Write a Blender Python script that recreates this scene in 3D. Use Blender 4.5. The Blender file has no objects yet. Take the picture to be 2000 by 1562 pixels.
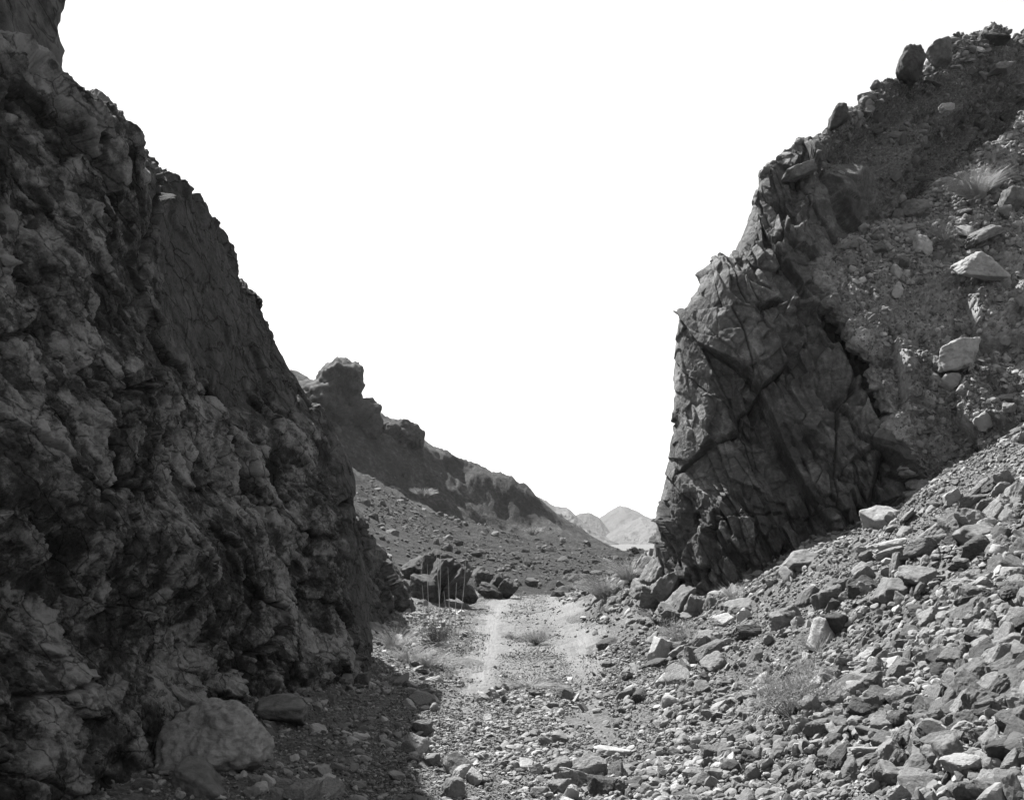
import bpy, bmesh, math, random
import numpy as np

random.seed(11)
RNG = np.random.default_rng(11)
R = math.radians
SC = bpy.context.scene
COL = SC.collection

# ------------------------------------------------------------------ camera
EYE = 1.7            # height of the lens over the track
FOC = 2000.0         # focal length in photo pixels (photo is 2000 wide)
HOR = 1050.0         # horizon row in the photo
cam_d = bpy.data.cameras.new("camera")
cam_d.sensor_width = 36.0
cam_d.lens = 36.0
cam_d.shift_y = (HOR - 781.0) / 2000.0
cam_d.clip_start = 0.1
cam_d.clip_end = 9000.0
cam = bpy.data.objects.new("camera", cam_d)
cam.location = (0, 0, EYE)
cam.rotation_euler = (R(90), 0, 0)
COL.objects.link(cam)
SC.camera = cam

# ------------------------------------------------------------------ sky, sun, exposure
SUN_AZ, SUN_EL = 38.0, 52.0      # degrees left of the view axis, above the horizon
world = bpy.data.worlds.new("World")
SC.world = world
world.use_nodes = True
wn = world.node_tree
wn.nodes.clear()
sky = wn.nodes.new("ShaderNodeTexSky")
sky.sky_type = 'NISHITA'
sky.sun_disc = False
sky.sun_elevation = R(SUN_EL)
sky.sun_rotation = R(-SUN_AZ)
sky.altitude = 0
sky.air_density = 3.0
sky.dust_density = 0.0
bw = wn.nodes.new("ShaderNodeRGBToBW")
bg = wn.nodes.new("ShaderNodeBackground")
bg.inputs["Strength"].default_value = 0.05
wo = wn.nodes.new("ShaderNodeOutputWorld")
wn.links.new(sky.outputs[0], bw.inputs[0])
wn.links.new(bw.outputs[0], bg.inputs["Color"])
wn.links.new(bg.outputs[0], wo.inputs["Surface"])

sun_d = bpy.data.lights.new("sun", 'SUN')
sun_d.energy = 5.0
sun_d.angle = R(0.55)
sun_d.color = (1.0, 0.995, 0.985)
sun = bpy.data.objects.new("sun", sun_d)
TS = (-math.sin(R(SUN_AZ)) * math.cos(R(SUN_EL)), math.cos(R(SUN_AZ)) * math.cos(R(SUN_EL)), math.sin(R(SUN_EL)))
from mathutils import Vector, Matrix, Euler
sun.rotation_euler = Vector(TS).to_track_quat('Z', 'Y').to_euler()
COL.objects.link(sun)

SC.view_settings.view_transform = 'Standard'
SC.view_settings.look = 'None'
SC.view_settings.exposure = 1.8
SC.view_settings.gamma = 1.0
SC.cycles.max_bounces = 6
SC.cycles.diffuse_bounces = 3

# ------------------------------------------------------------------ helpers: tagging
def tag(o, label=None, cat=None, group=None, kind=None):
    if label: o["label"] = label
    if cat: o["category"] = cat
    if group: o["group"] = group
    if kind: o["kind"] = kind
    return o

def smooth_mesh(me, flag):
    me.polygons.foreach_set("use_smooth", np.full(len(me.polygons), flag, dtype=bool))

def np_mesh(name, V, F, smooth=True, attrs=None):
    """F: (n,3) or (n,4) integer array"""
    V = np.ascontiguousarray(V, dtype=np.float32)
    F = np.ascontiguousarray(F, dtype=np.int32)
    me = bpy.data.meshes.new(name)
    n, k = F.shape
    me.vertices.add(len(V)); me.vertices.foreach_set("co", V.ravel())
    me.loops.add(n * k); me.loops.foreach_set("vertex_index", F.ravel())
    me.polygons.add(n)
    me.polygons.foreach_set("loop_start", np.arange(0, n * k, k, dtype=np.int32))
    smooth_mesh(me, smooth)
    for an, av in (attrs or {}).items():
        a = me.attributes.new(an, 'FLOAT', 'POINT')
        a.data.foreach_set("value", np.ascontiguousarray(av, dtype=np.float32).ravel())
    me.update(calc_edges=True)
    return me

def link(name, me, mat=None, parent=None, loc=None):
    o = bpy.data.objects.new(name, me)
    COL.objects.link(o)
    if mat is not None and me is not None:
        me.materials.clear(); me.materials.append(mat)
    if parent is not None: o.parent = parent
    if loc is not None: o.location = loc
    return o

def grid_faces(nr, nc):
    i = np.arange(nr - 1)[:, None] * nc + np.arange(nc - 1)[None, :]
    i = i.ravel()
    return np.stack([i, i + 1, i + nc + 1, i + nc], axis=1)

# ------------------------------------------------------------------ helpers: noise
def _hash(ix, iy, iz, seed):
    h = (ix.astype(np.uint32) * np.uint32(374761393) + iy.astype(np.uint32) * np.uint32(668265263)
         + iz.astype(np.uint32) * np.uint32(2147483647 - 57) + np.uint32((seed * 974634777 + 12345) & 0xFFFFFFFF))
    h = (h ^ (h >> np.uint32(13))) * np.uint32(1274126177)
    h = h ^ (h >> np.uint32(16))
    h = h * np.uint32(2246822519)
    return h ^ (h >> np.uint32(15))

def _hf(ix, iy, iz, seed):
    return (_hash(ix, iy, iz, seed) >> np.uint32(8)).astype(np.float32) / np.float32(16777216.0)

_G = np.array([(1,1,0),(-1,1,0),(1,-1,0),(-1,-1,0),(1,0,1),(-1,0,1),(1,0,-1),(-1,0,-1),
               (0,1,1),(0,-1,1),(0,1,-1),(0,-1,-1),(1,1,0),(-1,1,0),(0,-1,1),(0,-1,-1)], dtype=np.float32)

def perlin(P, seed=0):
    P = P.astype(np.float32)
    I = np.floor(P).astype(np.int32)
    f = P - I
    u = f * f * f * (f * (f * 6 - 15) + 10)
    out = np.zeros(len(P), dtype=np.float32)
    for a in (0, 1):
        wx = u[:, 0] if a else 1 - u[:, 0]
        for b in (0, 1):
            wy = u[:, 1] if b else 1 - u[:, 1]
            for c in (0, 1):
                wz = u[:, 2] if c else 1 - u[:, 2]
                g = _G[_hash(I[:, 0] + a, I[:, 1] + b, I[:, 2] + c, seed) & np.uint32(15)]
                d = g[:, 0] * (f[:, 0] - a) + g[:, 1] * (f[:, 1] - b) + g[:, 2] * (f[:, 2] - c)
                out += wx * wy * wz * d
    return out

def fbm(P, oct=5, seed=0, gain=0.5, lac=2.03):
    s = np.zeros(len(P), dtype=np.float32); a = 1.0
    Q = P.astype(np.float32)
    for k in range(oct):
        s += a * perlin(Q, seed + k * 7); a *= gain; Q = Q * lac + 3.7
    return s

def ridged(P, oct=4, seed=0, gain=0.5, lac=2.1):
    s = np.zeros(len(P), dtype=np.float32); a = 1.0
    Q = P.astype(np.float32)
    for k in range(oct):
        s += a * (1 - 2.2 * np.abs(perlin(Q, seed + k * 5))); a *= gain; Q = Q * lac + 1.3
    return s

def blocks(p, q, seed=0):
    """2-D cells: F1, F2, three random numbers of the cell, offset inside the cell"""
    ip = np.floor(p).astype(np.int32); iq = np.floor(q).astype(np.int32)
    n = len(p)
    F1 = np.full(n, 9.0, np.float32); F2 = np.full(n, 9.0, np.float32)
    r = np.zeros((3, n), np.float32); ox = np.zeros(n, np.float32); oy = np.zeros(n, np.float32)
    z = np.zeros(n, np.int32)
    for a in (-1, 0, 1):
        for b in (-1, 0, 1):
            cx = ip + a; cy = iq + b
            fx = cx + 0.1 + 0.8 * _hf(cx, cy, z, seed); fy = cy + 0.1 + 0.8 * _hf(cx, cy, z + 1, seed)
            dx = p - fx; dy = q - fy
            d = np.sqrt(dx * dx + dy * dy).astype(np.float32)
            near = d < F1
            F2 = np.where(near, F1, np.minimum(F2, d))
            F1 = np.where(near, d, F1)
            ox = np.where(near, dx, ox); oy = np.where(near, dy, oy)
            for k in range(3):
                r[k] = np.where(near, _hf(cx, cy, z + 2 + k, seed), r[k])
    return F1, F2, r, ox, oy

def sstep(x, a, b):
    t = np.clip((x - a) / (b - a), 0, 1)
    return t * t * (3 - 2 * t)

def block_disp(p, q, amp, tilt, crack, cw, seed):
    F1, F2, r, ox, oy = blocks(p.astype(np.float32), q.astype(np.float32), seed)
    d = (r[0] - 0.5) * amp + ox * (r[1] - 0.5) * tilt + oy * (r[2] - 0.5) * tilt
    e = F2 - F1
    return d - crack * (1 - sstep(e, 0.0, cw)), e, r[0]

# ------------------------------------------------------------------ helpers: measuring
def pt(px, py, Y):
    """where a detail seen at photo pixel (px, py) stands if it is Y metres away"""
    return ((px - 1000.0) / FOC * Y, Y, EYE - (py - HOR) / FOC * Y)

def catmull(C, n, axis, tpos=None):
    C = np.moveaxis(np.asarray(C, dtype=np.float64), axis, 0)
    m = C.shape[0]
    t = np.linspace(0, m - 1, n) if tpos is None else tpos
    i = np.clip(np.floor(t).astype(int), 0, m - 2)
    f = (t - i).reshape((-1,) + (1,) * (C.ndim - 1))
    p0 = C[np.maximum(i - 1, 0)]; p1 = C[i]; p2 = C[i + 1]; p3 = C[np.minimum(i + 2, m - 1)]
    o = 0.5 * ((2 * p1) + (-p0 + p2) * f + (2 * p0 - 5 * p1 + 4 * p2 - p3) * f ** 2 + (-p0 + 3 * p1 - 3 * p2 + p3) * f ** 3)
    return np.moveaxis(o, 0, axis)

def patch(ctrl, nr, nc, rt=None, ct=None):
    """ctrl[row][col] world points -> dense grid, normals, row and column parameters"""
    C = np.array(ctrl, dtype=np.float64)
    rt = np.linspace(0, C.shape[0] - 1, nr) if rt is None else rt
    ct = np.linspace(0, C.shape[1] - 1, nc) if ct is None else ct
    P = catmull(catmull(C, nr, 0, rt), nc, 1, ct)
    du = np.gradient(P, axis=1); dv = np.gradient(P, axis=0)
    N = np.cross(du, dv); N /= np.linalg.norm(N, axis=2, keepdims=True) + 1e-9
    rr = rt[:, None] * np.ones((1, nc))
    cc = ct[None, :] * np.ones((nr, 1))
    return P.reshape(-1, 3), N.reshape(-1, 3), rr.ravel(), cc.ravel()

def grid_normals(V, nr, nc):
    G = V.reshape(nr, nc, 3)
    N = np.cross(np.gradient(G, axis=1), np.gradient(G, axis=0))
    return (N / (np.linalg.norm(N, axis=2, keepdims=True) + 1e-9)).reshape(-1, 3)

# ------------------------------------------------------------------ materials
class NT:
    def __init__(s, name):
        s.m = bpy.data.materials.new(name); s.m.use_nodes = True
        s.t = s.m.node_tree; s.t.nodes.clear()
        s.out = s.t.nodes.new("ShaderNodeOutputMaterial")
        s.b = s.t.nodes.new("ShaderNodeBsdfPrincipled")
        s.b.inputs["Roughness"].default_value = 0.92
        s.b.inputs["Specular IOR Level"].default_value = 0.15
        s.t.links.new(s.b.outputs[0], s.out.inputs[0])
        s.geo = s.t.nodes.new("ShaderNodeTexCoord")
    def n(s, t, **kw):
        o = s.t.nodes.new(t)
        for k, v in kw.items(): setattr(o, k, v)
        return o
    def l(s, a, b): s.t.links.new(a, b)
    def coord(s, scale=(1, 1, 1), rot=(0, 0, 0)):
        mp = s.n("ShaderNodeMapping"); mp.inputs["Scale"].default_value = scale; mp.inputs["Rotation"].default_value = rot
        s.l(s.geo.outputs["Object"], mp.inputs[0]); return mp.outputs[0]
    def noise(s, scale, detail=6, rough=0.6, co=None, dist=0.0):
        o = s.n("ShaderNodeTexNoise"); o.inputs["Scale"].default_value = scale
        o.inputs["Detail"].default_value = detail; o.inputs["Roughness"].default_value = rough
        o.inputs["Distortion"].default_value = dist
        s.l(co if co is not None else s.geo.outputs["Object"], o.inputs["Vector"]); return o.outputs["Fac"]
    def ramp(s, fac, stops, interp='LINEAR'):
        o = s.n("ShaderNodeValToRGB"); o.color_ramp.interpolation = interp
        e = o.color_ramp.elements
        while len(e) < len(stops): e.new(0.5)
        for x, (p, v) in zip(e, stops): x.position = p; x.color = (v, v, v, 1)
        s.l(fac, o.inputs[0]); return o.outputs[0]
    def math(s, op, a, b=None):
        o = s.n("ShaderNodeMath", operation=op)
        for i, x in enumerate((a, b)):
            if x is None: continue
            if isinstance(x, (int, float)): o.inputs[i].default_value = x
            else: s.l(x, o.inputs[i])
        return o.outputs[0]
    def mix(s, f, a, b):
        o = s.n("ShaderNodeMix", data_type='RGBA')
        for i, x in ((0, f), (6, a), (7, b)):
            if isinstance(x, (int, float)): o.inputs[i].default_value = x if i == 0 else (x, x, x, 1)
            else: s.l(x, o.inputs[i])
        return o.outputs[2]
    def attr(s, name):
        o = s.n("ShaderNodeAttribute", attribute_name=name); return o.outputs["Fac"]
    def color(s, c):
        if isinstance(c, (int, float)): s.b.inputs["Base Color"].default_value = (c, c, c, 1)
        else: s.l(c, s.b.inputs["Base Color"])
    def bump(s, h, strength=0.5, dist=0.02):
        o = s.n("ShaderNodeBump"); o.inputs["Strength"].default_value = strength; o.inputs["Distance"].default_value = dist
        s.l(h, o.inputs["Height"]); s.l(o.outputs[0], s.b.inputs["Normal"])

def mat_ground(name, track=False):
    t = NT(name)
    a = t.noise(1.3, 5, 0.6); b = t.noise(28, 5, 0.7)
    vo = t.n("ShaderNodeTexVoronoi"); vo.inputs["Scale"].default_value = 38
    t.l(t.geo.outputs["Object"], vo.inputs["Vector"])
    sep = t.n("ShaderNodeSeparateColor"); t.l(vo.outputs["Color"], sep.inputs[0])
    c1 = t.ramp(b, [(0.32, 0.04), (0.5, 0.075), (0.7, 0.14)])
    c2 = t.ramp(sep.outputs[0], [(0.0, 0.035), (0.6, 0.08), (1.0, 0.17)])
    c = t.mix(0.5, c1, c2)
    c = t.mix(t.math('MULTIPLY', t.ramp(a, [(0.4, 0.0), (0.62, 1.0)]), 0.35), c, 0.15)
    if track:
        c = t.mix(t.math('MULTIPLY', t.attr("dust"), 0.8), c, t.ramp(b, [(0.3, 0.12), (0.7, 0.21)]))
        st = t.noise(3.0, 4, 0.65, t.coord((11, 0.5, 1)))
        c = t.mix(t.attr("rut"), c, t.ramp(st, [(0.35, 0.12), (0.62, 0.195)]))
    t.color(c)
    h = t.math('ADD', t.math('MULTIPLY', t.math('SUBTRACT', 1.0, vo.outputs["Distance"]), 0.7), t.noise(60, 6, 0.75))
    t.bump(h, 0.8, 0.03); return t.m

def mul(t, a, b, f=1.0):
    mm = t.n("ShaderNodeMix", data_type='RGBA', blend_type='MULTIPLY'); mm.inputs[0].default_value = f
    t.l(a, mm.inputs[6]); t.l(b, mm.inputs[7]); return mm.outputs[2]

def mat_stone(name, use_attr):
    t = NT(name)
    if use_attr: tone = t.attr("tone")
    else:
        oi = t.n("ShaderNodeObjectInfo"); tone = oi.outputs["Random"]
    base = t.ramp(tone, [(0.0, 0.05), (0.35, 0.105), (0.7, 0.175), (1.0, 0.29)])
    m = t.ramp(t.noise(9, 6, 0.65), [(0.3, 0.7), (0.7, 1.25)])
    t.color(mul(t, base, m))
    t.bump(t.math('ADD', t.noise(26, 6, 0.7), t.math('MULTIPLY', t.noise(90, 3, 0.7), 0.4)), 0.55, 0.02); return t.m

def mat_boulder(name, lo, hi, sc=6.0):
    t = NT(name)
    c = t.ramp(t.noise(sc, 8, 0.68, None, 0.4), [(0.3, lo), (0.5, (lo + hi) / 2), (0.7, hi)])
    cr = t.ramp(t.noise(sc * 2.2, 5, 0.6, t.coord((1, 0.35, 2.2), (0.4, 0.3, 0.2))), [(0.36, 0.55), (0.47, 1.0)])
    t.color(mul(t, c, cr, 0.6))
    t.bump(t.math('ADD', t.noise(14, 8, 0.72), t.math('MULTIPLY', t.noise(70, 4, 0.7), 0.4)), 0.7, 0.03); return t.m

def mat_left():
    t = NT("varnished_schist")
    # bare pale rock showing between dark desert varnish, streaked along the bedding
    r1 = t.coord((1, 1, 1), (R(26), 0, 0))
    m2 = t.n("ShaderNodeMapping"); m2.inputs["Scale"].default_value = (1.8, 0.75, 1.9); t.l(r1, m2.inputs[0])
    co = m2.outputs[0]
    n1 = t.noise(0.75, 8, 0.62, co, 0.1)
    n2 = t.noise(3.4, 9, 0.7, co, 0.0)
    n3 = t.noise(0.8, 4, 0.6)
    n4 = t.noise(7.5, 10, 0.8)
    v = t.math('ADD', t.math('MULTIPLY', n1, 0.30), t.math('MULTIPLY', n2, 0.32))
    v = t.math('ADD', v, t.math('MULTIPLY', n4, 0.38))
    v = t.math('ADD', v, t.math('MULTIPLY', t.math('SUBTRACT', n3, 0.5), 0.22))
    v = t.math('ADD', v, t.math('MULTIPLY', t.math('SUBTRACT', t.attr("tone"), 0.5), 0.15))
    rough = t.ramp(v, [(0.39, 0.015), (0.45, 0.037), (0.495, 0.072), (0.52, 0.145), (0.58, 0.28)])
    slab = t.ramp(t.math('ADD', t.math('MULTIPLY', n2, 0.5), t.math('MULTIPLY', n4, 0.5)), [(0.40, 0.036), (0.60, 0.1)])
    c = t.mix(t.attr("slab"), rough, slab)
    # fine fractures
    fr = t.n("ShaderNodeTexVoronoi", feature='DISTANCE_TO_EDGE'); fr.inputs["Scale"].default_value = 2.6
    wob = t.n("ShaderNodeVectorMath", operation='ADD')
    nz = t.n("ShaderNodeTexNoise"); nz.inputs["Scale"].default_value = 3.0; nz.inputs["Detail"].default_value = 5
    t.l(co, nz.inputs["Vector"]); sc_ = t.n("ShaderNodeVectorMath", operation='SCALE'); sc_.inputs["Scale"].default_value = 0.35
    t.l(nz.outputs["Color"], sc_.inputs[0]); t.l(co, wob.inputs[0]); t.l(sc_.outputs[0], wob.inputs[1]); t.l(wob.outputs[0], fr.inputs["Vector"])
    line = t.ramp(fr.outputs["Distance"], [(0.0, 0.35), (0.035, 1.0)])
    c = mul(t, c, line, 1.0)
    t.color(mul(t, c, t.ramp(t.attr("crack"), [(0.0, 1.0), (1.0, 0.3)])))
    h = t.math('ADD', t.noise(14, 9, 0.76), t.math('MULTIPLY', t.noise(60, 5, 0.75), 0.5))
    h = t.math('ADD', h, t.math('MULTIPLY', line, 0.5))
    t.bump(h, 0.9, 0.045); return t.m

def mat_cliff():
    t = NT("jointed_rock")
    n = t.noise(2.2, 9, 0.68, None, 0.4); n2 = t.noise(14, 6, 0.7)
    v = t.math('ADD', t.math('MULTIPLY', n, 0.6), t.math('MULTIPLY', n2, 0.4))
    rock = t.ramp(v, [(0.36, 0.036), (0.5, 0.074), (0.62, 0.16)])
    dirt = t.ramp(t.noise(24, 6, 0.75), [(0.34, 0.042), (0.5, 0.085), (0.66, 0.18)])
    c = t.mix(t.attr("dirt"), rock, dirt)
    c = mul(t, c, t.ramp(t.attr("tone"), [(0.0, 0.68), (1.0, 1.3)]))
    t.color(mul(t, c, t.ramp(t.attr("crack"), [(0.0, 1.0), (1.0, 0.5)])))
    h = t.math('ADD', t.noise(12, 8, 0.72), t.math('MULTIPLY', t.noise(55, 5, 0.7), 0.4))
    t.bump(h, 0.65, 0.05); return t.m

def mat_buttress():
    t = NT("cemented_scree")
    v = t.math('ADD', t.math('MULTIPLY', t.noise(2.6, 8, 0.7), 0.5), t.math('MULTIPLY', t.noise(17, 6, 0.75), 0.5))
    t.color(t.ramp(v, [(0.36, 0.09), (0.5, 0.21), (0.64, 0.36)]))
    t.bump(t.math('ADD', t.noise(18, 8, 0.75), t.math('MULTIPLY', t.noise(60, 4, 0.7), 0.5)), 0.8, 0.05); return t.m

def mat_hill():
    t = NT("hill_rubble")
    v = t.math('ADD', t.math('MULTIPLY', t.noise(0.35, 8, 0.7), 0.45), t.math('MULTIPLY', t.noise(3.3, 7, 0.78), 0.55))
    soil = t.ramp(v, [(0.38, 0.016), (0.5, 0.028), (0.62, 0.06)])
    rock = t.ramp(v, [(0.38, 0.03), (0.5, 0.055), (0.62, 0.12)])
    t.color(t.mix(t.attr("rock"), soil, rock))
    t.bump(t.math('ADD', t.noise(2.2, 8, 0.75), t.math('MULTIPLY', t.noise(9, 5, 0.75), 0.6)), 0.9, 0.35); return t.m

def mat_mountain(name, lo, hi):
    t = NT(name)
    v = t.noise(0.018, 9, 0.7)
    t.color(t.ramp(v, [(0.35, lo), (0.65, hi)]))
    t.bump(t.noise(0.06, 8, 0.72), 0.6, 9.0); return t.m

def mat_plant(name, lo, hi):
    t = NT(name)
    t.color(t.ramp(t.noise(7, 4, 0.6), [(0.3, lo), (0.7, hi)]))
    t.b.inputs["Roughness"].default_value = 0.7
    return t.m

M_GROUND = mat_ground("gravel_soil"); M_TRACK = mat_ground("track_dust", True)
M_STONES = mat_stone("scree_rubble", True)
M_PALE = mat_boulder("pale_boulder", 0.17, 0.32); M_GREY = mat_boulder("grey_boulder", 0.085, 0.18)
M_DARK = mat_boulder("dark_varnish_and_shadow_rock", 0.025, 0.07); M_MID = mat_boulder("weathered_boulder", 0.06, 0.16)
M_LIGHT = mat_boulder("foot_boulder", 0.12, 0.30, 9.0); M_LEFT = mat_left(); M_CLIFF = mat_cliff(); M_BUTT = mat_buttress(); M_HILL = mat_hill()
M_STRAW = mat_plant("straw_grass", 0.15, 0.28); M_TWIG = mat_plant("dry_twig", 0.15, 0.28); M_DTWIG = mat_plant("dark_twig", 0.03, 0.06)

# ------------------------------------------------------------------ terrain
CP = []
def cp(*pts):
    for p in pts: CP.append(p)
for Y in (-6, -1, 3, 6, 9, 12):                       # cut floor and scree cone on the right
    cp((-7, Y, 0.6), (-2.5, Y, 0.22), (-1.7, Y, 0.03), (-0.6, Y, 0.0), (0.4, Y, 0.02), (1.15, Y, 0.0))
    for x in (1.6, 2.6, 4, 6, 9): cp((x, Y, 0.6 * (x - 1.25)))
for Y in (15, 19, 24):
    cp((-7, Y, 0.8), (-2.6, Y, 0.3), (-1.8, Y, 0.06), (-0.6, Y, 0.0), (0.4, Y, 0.02))
cp((1.3, 15, 0.02), (2.0, 15, 0.3), (2.9, 14, 0.95), (5.5, 14, 2.3), (9, 14, 4.3))
cp((1.35, 18, 0.05), pt(1260, 1085, 18), pt(1200, 1130, 21), pt(1170, 1168, 25), (1.7, 22, 0.2), (4, 21, 1.9), (7, 18, 3.4))
cp((3.5, 28, 0.5), (8, 28, 1.6), (1.3, 28, 0.0), (0, 28, 0.07), (-1.4, 28, 0.1))
# the valley and the hill beyond the cut
cp(pt(950, 1166, 29.5), pt(1050, 1158, 31.5), pt(880, 1150, 29), pt(800, 1130, 29))
cp(pt(690, 928, 64), pt(800, 984, 67), pt(830, 1004, 67), pt(920, 1036, 71), pt(700, 960, 52), pt(800, 1062, 38), pt(1000, 1085, 46),
   pt(1080, 1062, 62), pt(1150, 1090, 58), pt(1200, 1100, 50), pt(1250, 1087, 95), pt(1165, 1065, 85), pt(1100, 1125, 40), pt(700, 1020, 36), pt(900, 1060, 50))
cp(pt(500, 700, 72), pt(590, 765, 72), pt(640, 785, 73), pt(700, 800, 73.5), pt(740, 830, 74.5), pt(830, 885, 76), pt(870, 893, 78),
   pt(950, 924, 78), pt(1030, 952, 78), pt(1062, 988, 78), pt(1090, 1036, 78), pt(990, 935, 78))
cp(pt(600, 850, 69.5), pt(680, 908, 69), pt(760, 958, 70), pt(840, 988, 72), pt(700, 850, 71.3), pt(760, 890, 72.3),
   pt(875, 935, 77), pt(880, 985, 73), pt(935, 1030, 74), pt(1000, 1036, 74.5), pt(1085, 1043, 75.5), pt(1000, 985, 76.3), pt(1050, 1008, 76.6), pt(930, 960, 76.2))
cp((-14, 88, 11), (-5, 98, 6), (3, 98, 1.2), (-22, 75, 16), (-35, 70, 22), (10, 105, 0), (22, 115, -1.5), (-10, 135, 4), (20, 135, -2),
   (8, 45, 0.6), (9, 70, 0.3), (16, 60, 1.0), (26, 90, 0), (-12, 30, 3), (-16, 45, 8), (-25, 55, 14), (30, 60, 2))
CP = np.array(CP, dtype=np.float64)
def _fit():
    XY = CP[:, :2]; n = len(CP)
    K = np.linalg.norm(XY[:, None] - XY[None], axis=2)
    A = np.zeros((n + 3, n + 3)); A[:n, :n] = K - 0.02 * np.eye(n)
    A[:n, n] = 1; A[:n, n + 1:] = XY; A[n, :n] = 1; A[n + 1:, :n] = XY.T
    return np.linalg.solve(A, np.concatenate([CP[:, 2], np.zeros(3)]))
_W = _fit()
def base_h(x, y):
    x = np.asarray(x, np.float64); y = np.asarray(y, np.float64)
    out = np.empty(x.shape); n = len(CP)
    for s in range(0, len(x), 40000):
        a = x[s:s + 40000]; b = y[s:s + 40000]
        K = np.sqrt((a[:, None] - CP[None, :, 0]) ** 2 + (b[:, None] - CP[None, :, 1]) ** 2)
        out[s:s + 40000] = K @ _W[:n] + _W[n] + a * _W[n + 1] + b * _W[n + 2]
    return out

def patchy(x, y, s, seed): return sstep(perlin(np.stack([x * s, y * s, x * 0 + 0.5], 1), seed), -0.15, 0.3)

def lane(x, y):
    """1 in the wheel lane of the track, 0 outside"""
    cx = 0.33 + 0.02 * np.sin(y * 0.4)
    P = np.stack([x, y * 0.8, x * 0], 1)
    return 1 - sstep(np.abs(x - cx) + 0.45 * perlin(P * 1.1, 77) + 0.3 * perlin(P * 3.3, 78), 0.75, 1.35)

def near_h(x, y):
    x = np.asarray(x, np.float64); y = np.asarray(y, np.float64)
    P = np.stack([x, y, np.zeros_like(x)], 1)
    L = lane(x, y)
    n = 0.10 * fbm(P * 0.7, 3, 3) + 0.05 * fbm(P * 3.1, 4, 9)
    slope = sstep(x, 1.2, 2.2)
    n = n * (0.35 + 0.65 * (1 - L)) + slope * 0.10 * fbm(P * np.array([1.3, 0.5, 1]), 3, 21)
    return base_h(x, y) + n

def build_ground():
    ys = [-6.0]
    while ys[-1] < 32.0: ys.append(ys[-1] + 0.0035 * (ys[-1] + 9.0))
    n_near = len(ys)
    while ys[-1] < 6000: ys.append(ys[-1] * 1.06)
    ys = np.array(ys); nc = 760
    u = np.linspace(-1, 1, nc)
    X = u[None, :] * (0.62 * (ys[:, None] + 12.0)) + 1.0
    Yg = np.repeat(ys[:, None], nc, 1)
    x = X.ravel(); y = Yg.ravel()
    z = np.empty_like(x); k = n_near * nc
    z[:k] = near_h(x[:k], y[:k])
    far = y > 31.0
    z[k:] = -2.6 + 0.5 * perlin(np.stack([x[k:] * 0.01, y[k:] * 0.01, x[k:] * 0], 1), 5)
    e = sstep(y[:k], 30.5, 32.0); z[:k] = z[:k] * (1 - e) - 2.6 * e
    L = lane(x[:k], y[:k]) * sstep(y[:k], 2.0, 3.0)
    z[:k] -= 0.03 * L
    z[:k] += 0.012 * fbm(np.stack([x[:k] * 11, y[:k] * 11, z[:k] * 11], 1), 3, 31)
    V = np.stack([x, y, z], 1)
    F = grid_faces(len(ys), nc)
    tag(link("ground", np_mesh("ground", V, F), M_GROUND), kind='structure')

def rut_x(y):
    bend = 0.010 * np.maximum(y - 20, 0) ** 1.6 - 0.006 * np.maximum(17 - y, 0) ** 1.5
    return (-0.42 + 0.04 * np.sin(y * 0.5) + bend * 0.6, 1.07 + 0.05 * np.sin(y * 0.37 + 1) + bend)

def wheel(x, y, w=0.34):
    m = np.zeros_like(x)
    for rx in rut_x(y): m = np.maximum(m, 1 - sstep(np.abs(x - rx) + 0.3 * perlin(np.stack([x * 1.5, y * 0.8, x * 0], 1), 79), w * 0.6, w * 1.3))
    return m

def build_track():
    nr, nc = 1150, 190
    ys = np.geomspace(2.5, 31.0, nr); us = np.linspace(-1.45, 1.45, nc)
    x = (us[None, :] + 0.33 + 0 * ys[:, None]).ravel(); y = (ys[:, None] + 0 * us[None, :]).ravel()
    L = lane(x, y)
    z = near_h(x, y) - 0.04 + 0.034 * sstep(L, 0.0, 1.0)
    rut = np.zeros_like(x)
    wob = 0.07 * perlin(np.stack([y * 0.6, y * 0 + 3, y * 0], 1), 4)
    for k, rx in enumerate(rut_x(y)):
        d = np.abs(x - rx - wob) + 0.05 * perlin(np.stack([x * 5, y * 2.5, x * 0], 1), 6)
        m = 1 - sstep(d, 0.06, 0.2)
        fade = sstep(y, 8.5, 13.0) if k == 0 else sstep(y, 10.0, 15.0)
        fade = fade * (0.7 + 0.3 * patchy(x, y, 0.7, 7))
        tread = 0.003 * np.sin((x - rx - wob) * 105)
        z += m * fade * (-0.012 + tread)
        z += 0.008 * np.exp(-((d - 0.19) / 0.06) ** 2) * fade
        rut = np.maximum(rut, m * fade * (0.9 if k == 0 else 0.7))
    dust = np.maximum(0.8 * wheel(x, y, 0.42), 0.6 * L * patchy(x, y, 0.8, 8)) * sstep(y, 7, 15)
    z += 0.008 * fbm(np.stack([x * 9, y * 9, z], 1), 4, 41)
    V = np.stack([x, y, z], 1)
    tag(link("dirt_track", np_mesh("dirt_track", V, grid_faces(nr, nc), attrs={"rut": rut, "dust": dust}), M_TRACK), kind='structure')

def hill_h(x, y):
    x = np.asarray(x, np.float64); y = np.asarray(y, np.float64)
    P = np.stack([x, y, np.zeros_like(x)], 1)
    b = base_h(x, y)
    far = sstep(y, 38, 60)
    n = 0.10 * fbm(P * 0.9, 5, 51) + far * 0.55 * fbm(P * 0.16, 5, 53) + far * 0.35 * (ridged(P * 0.35, 4, 57) - 1.0) * sstep(b, 2.0, 6.0) + far * 0.10 * ridged(P * 1.1, 4, 58)
    e = sstep(np.abs(x + 4), 34, 44)
    return (b + n) * (1 - e) - 4 * e

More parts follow.
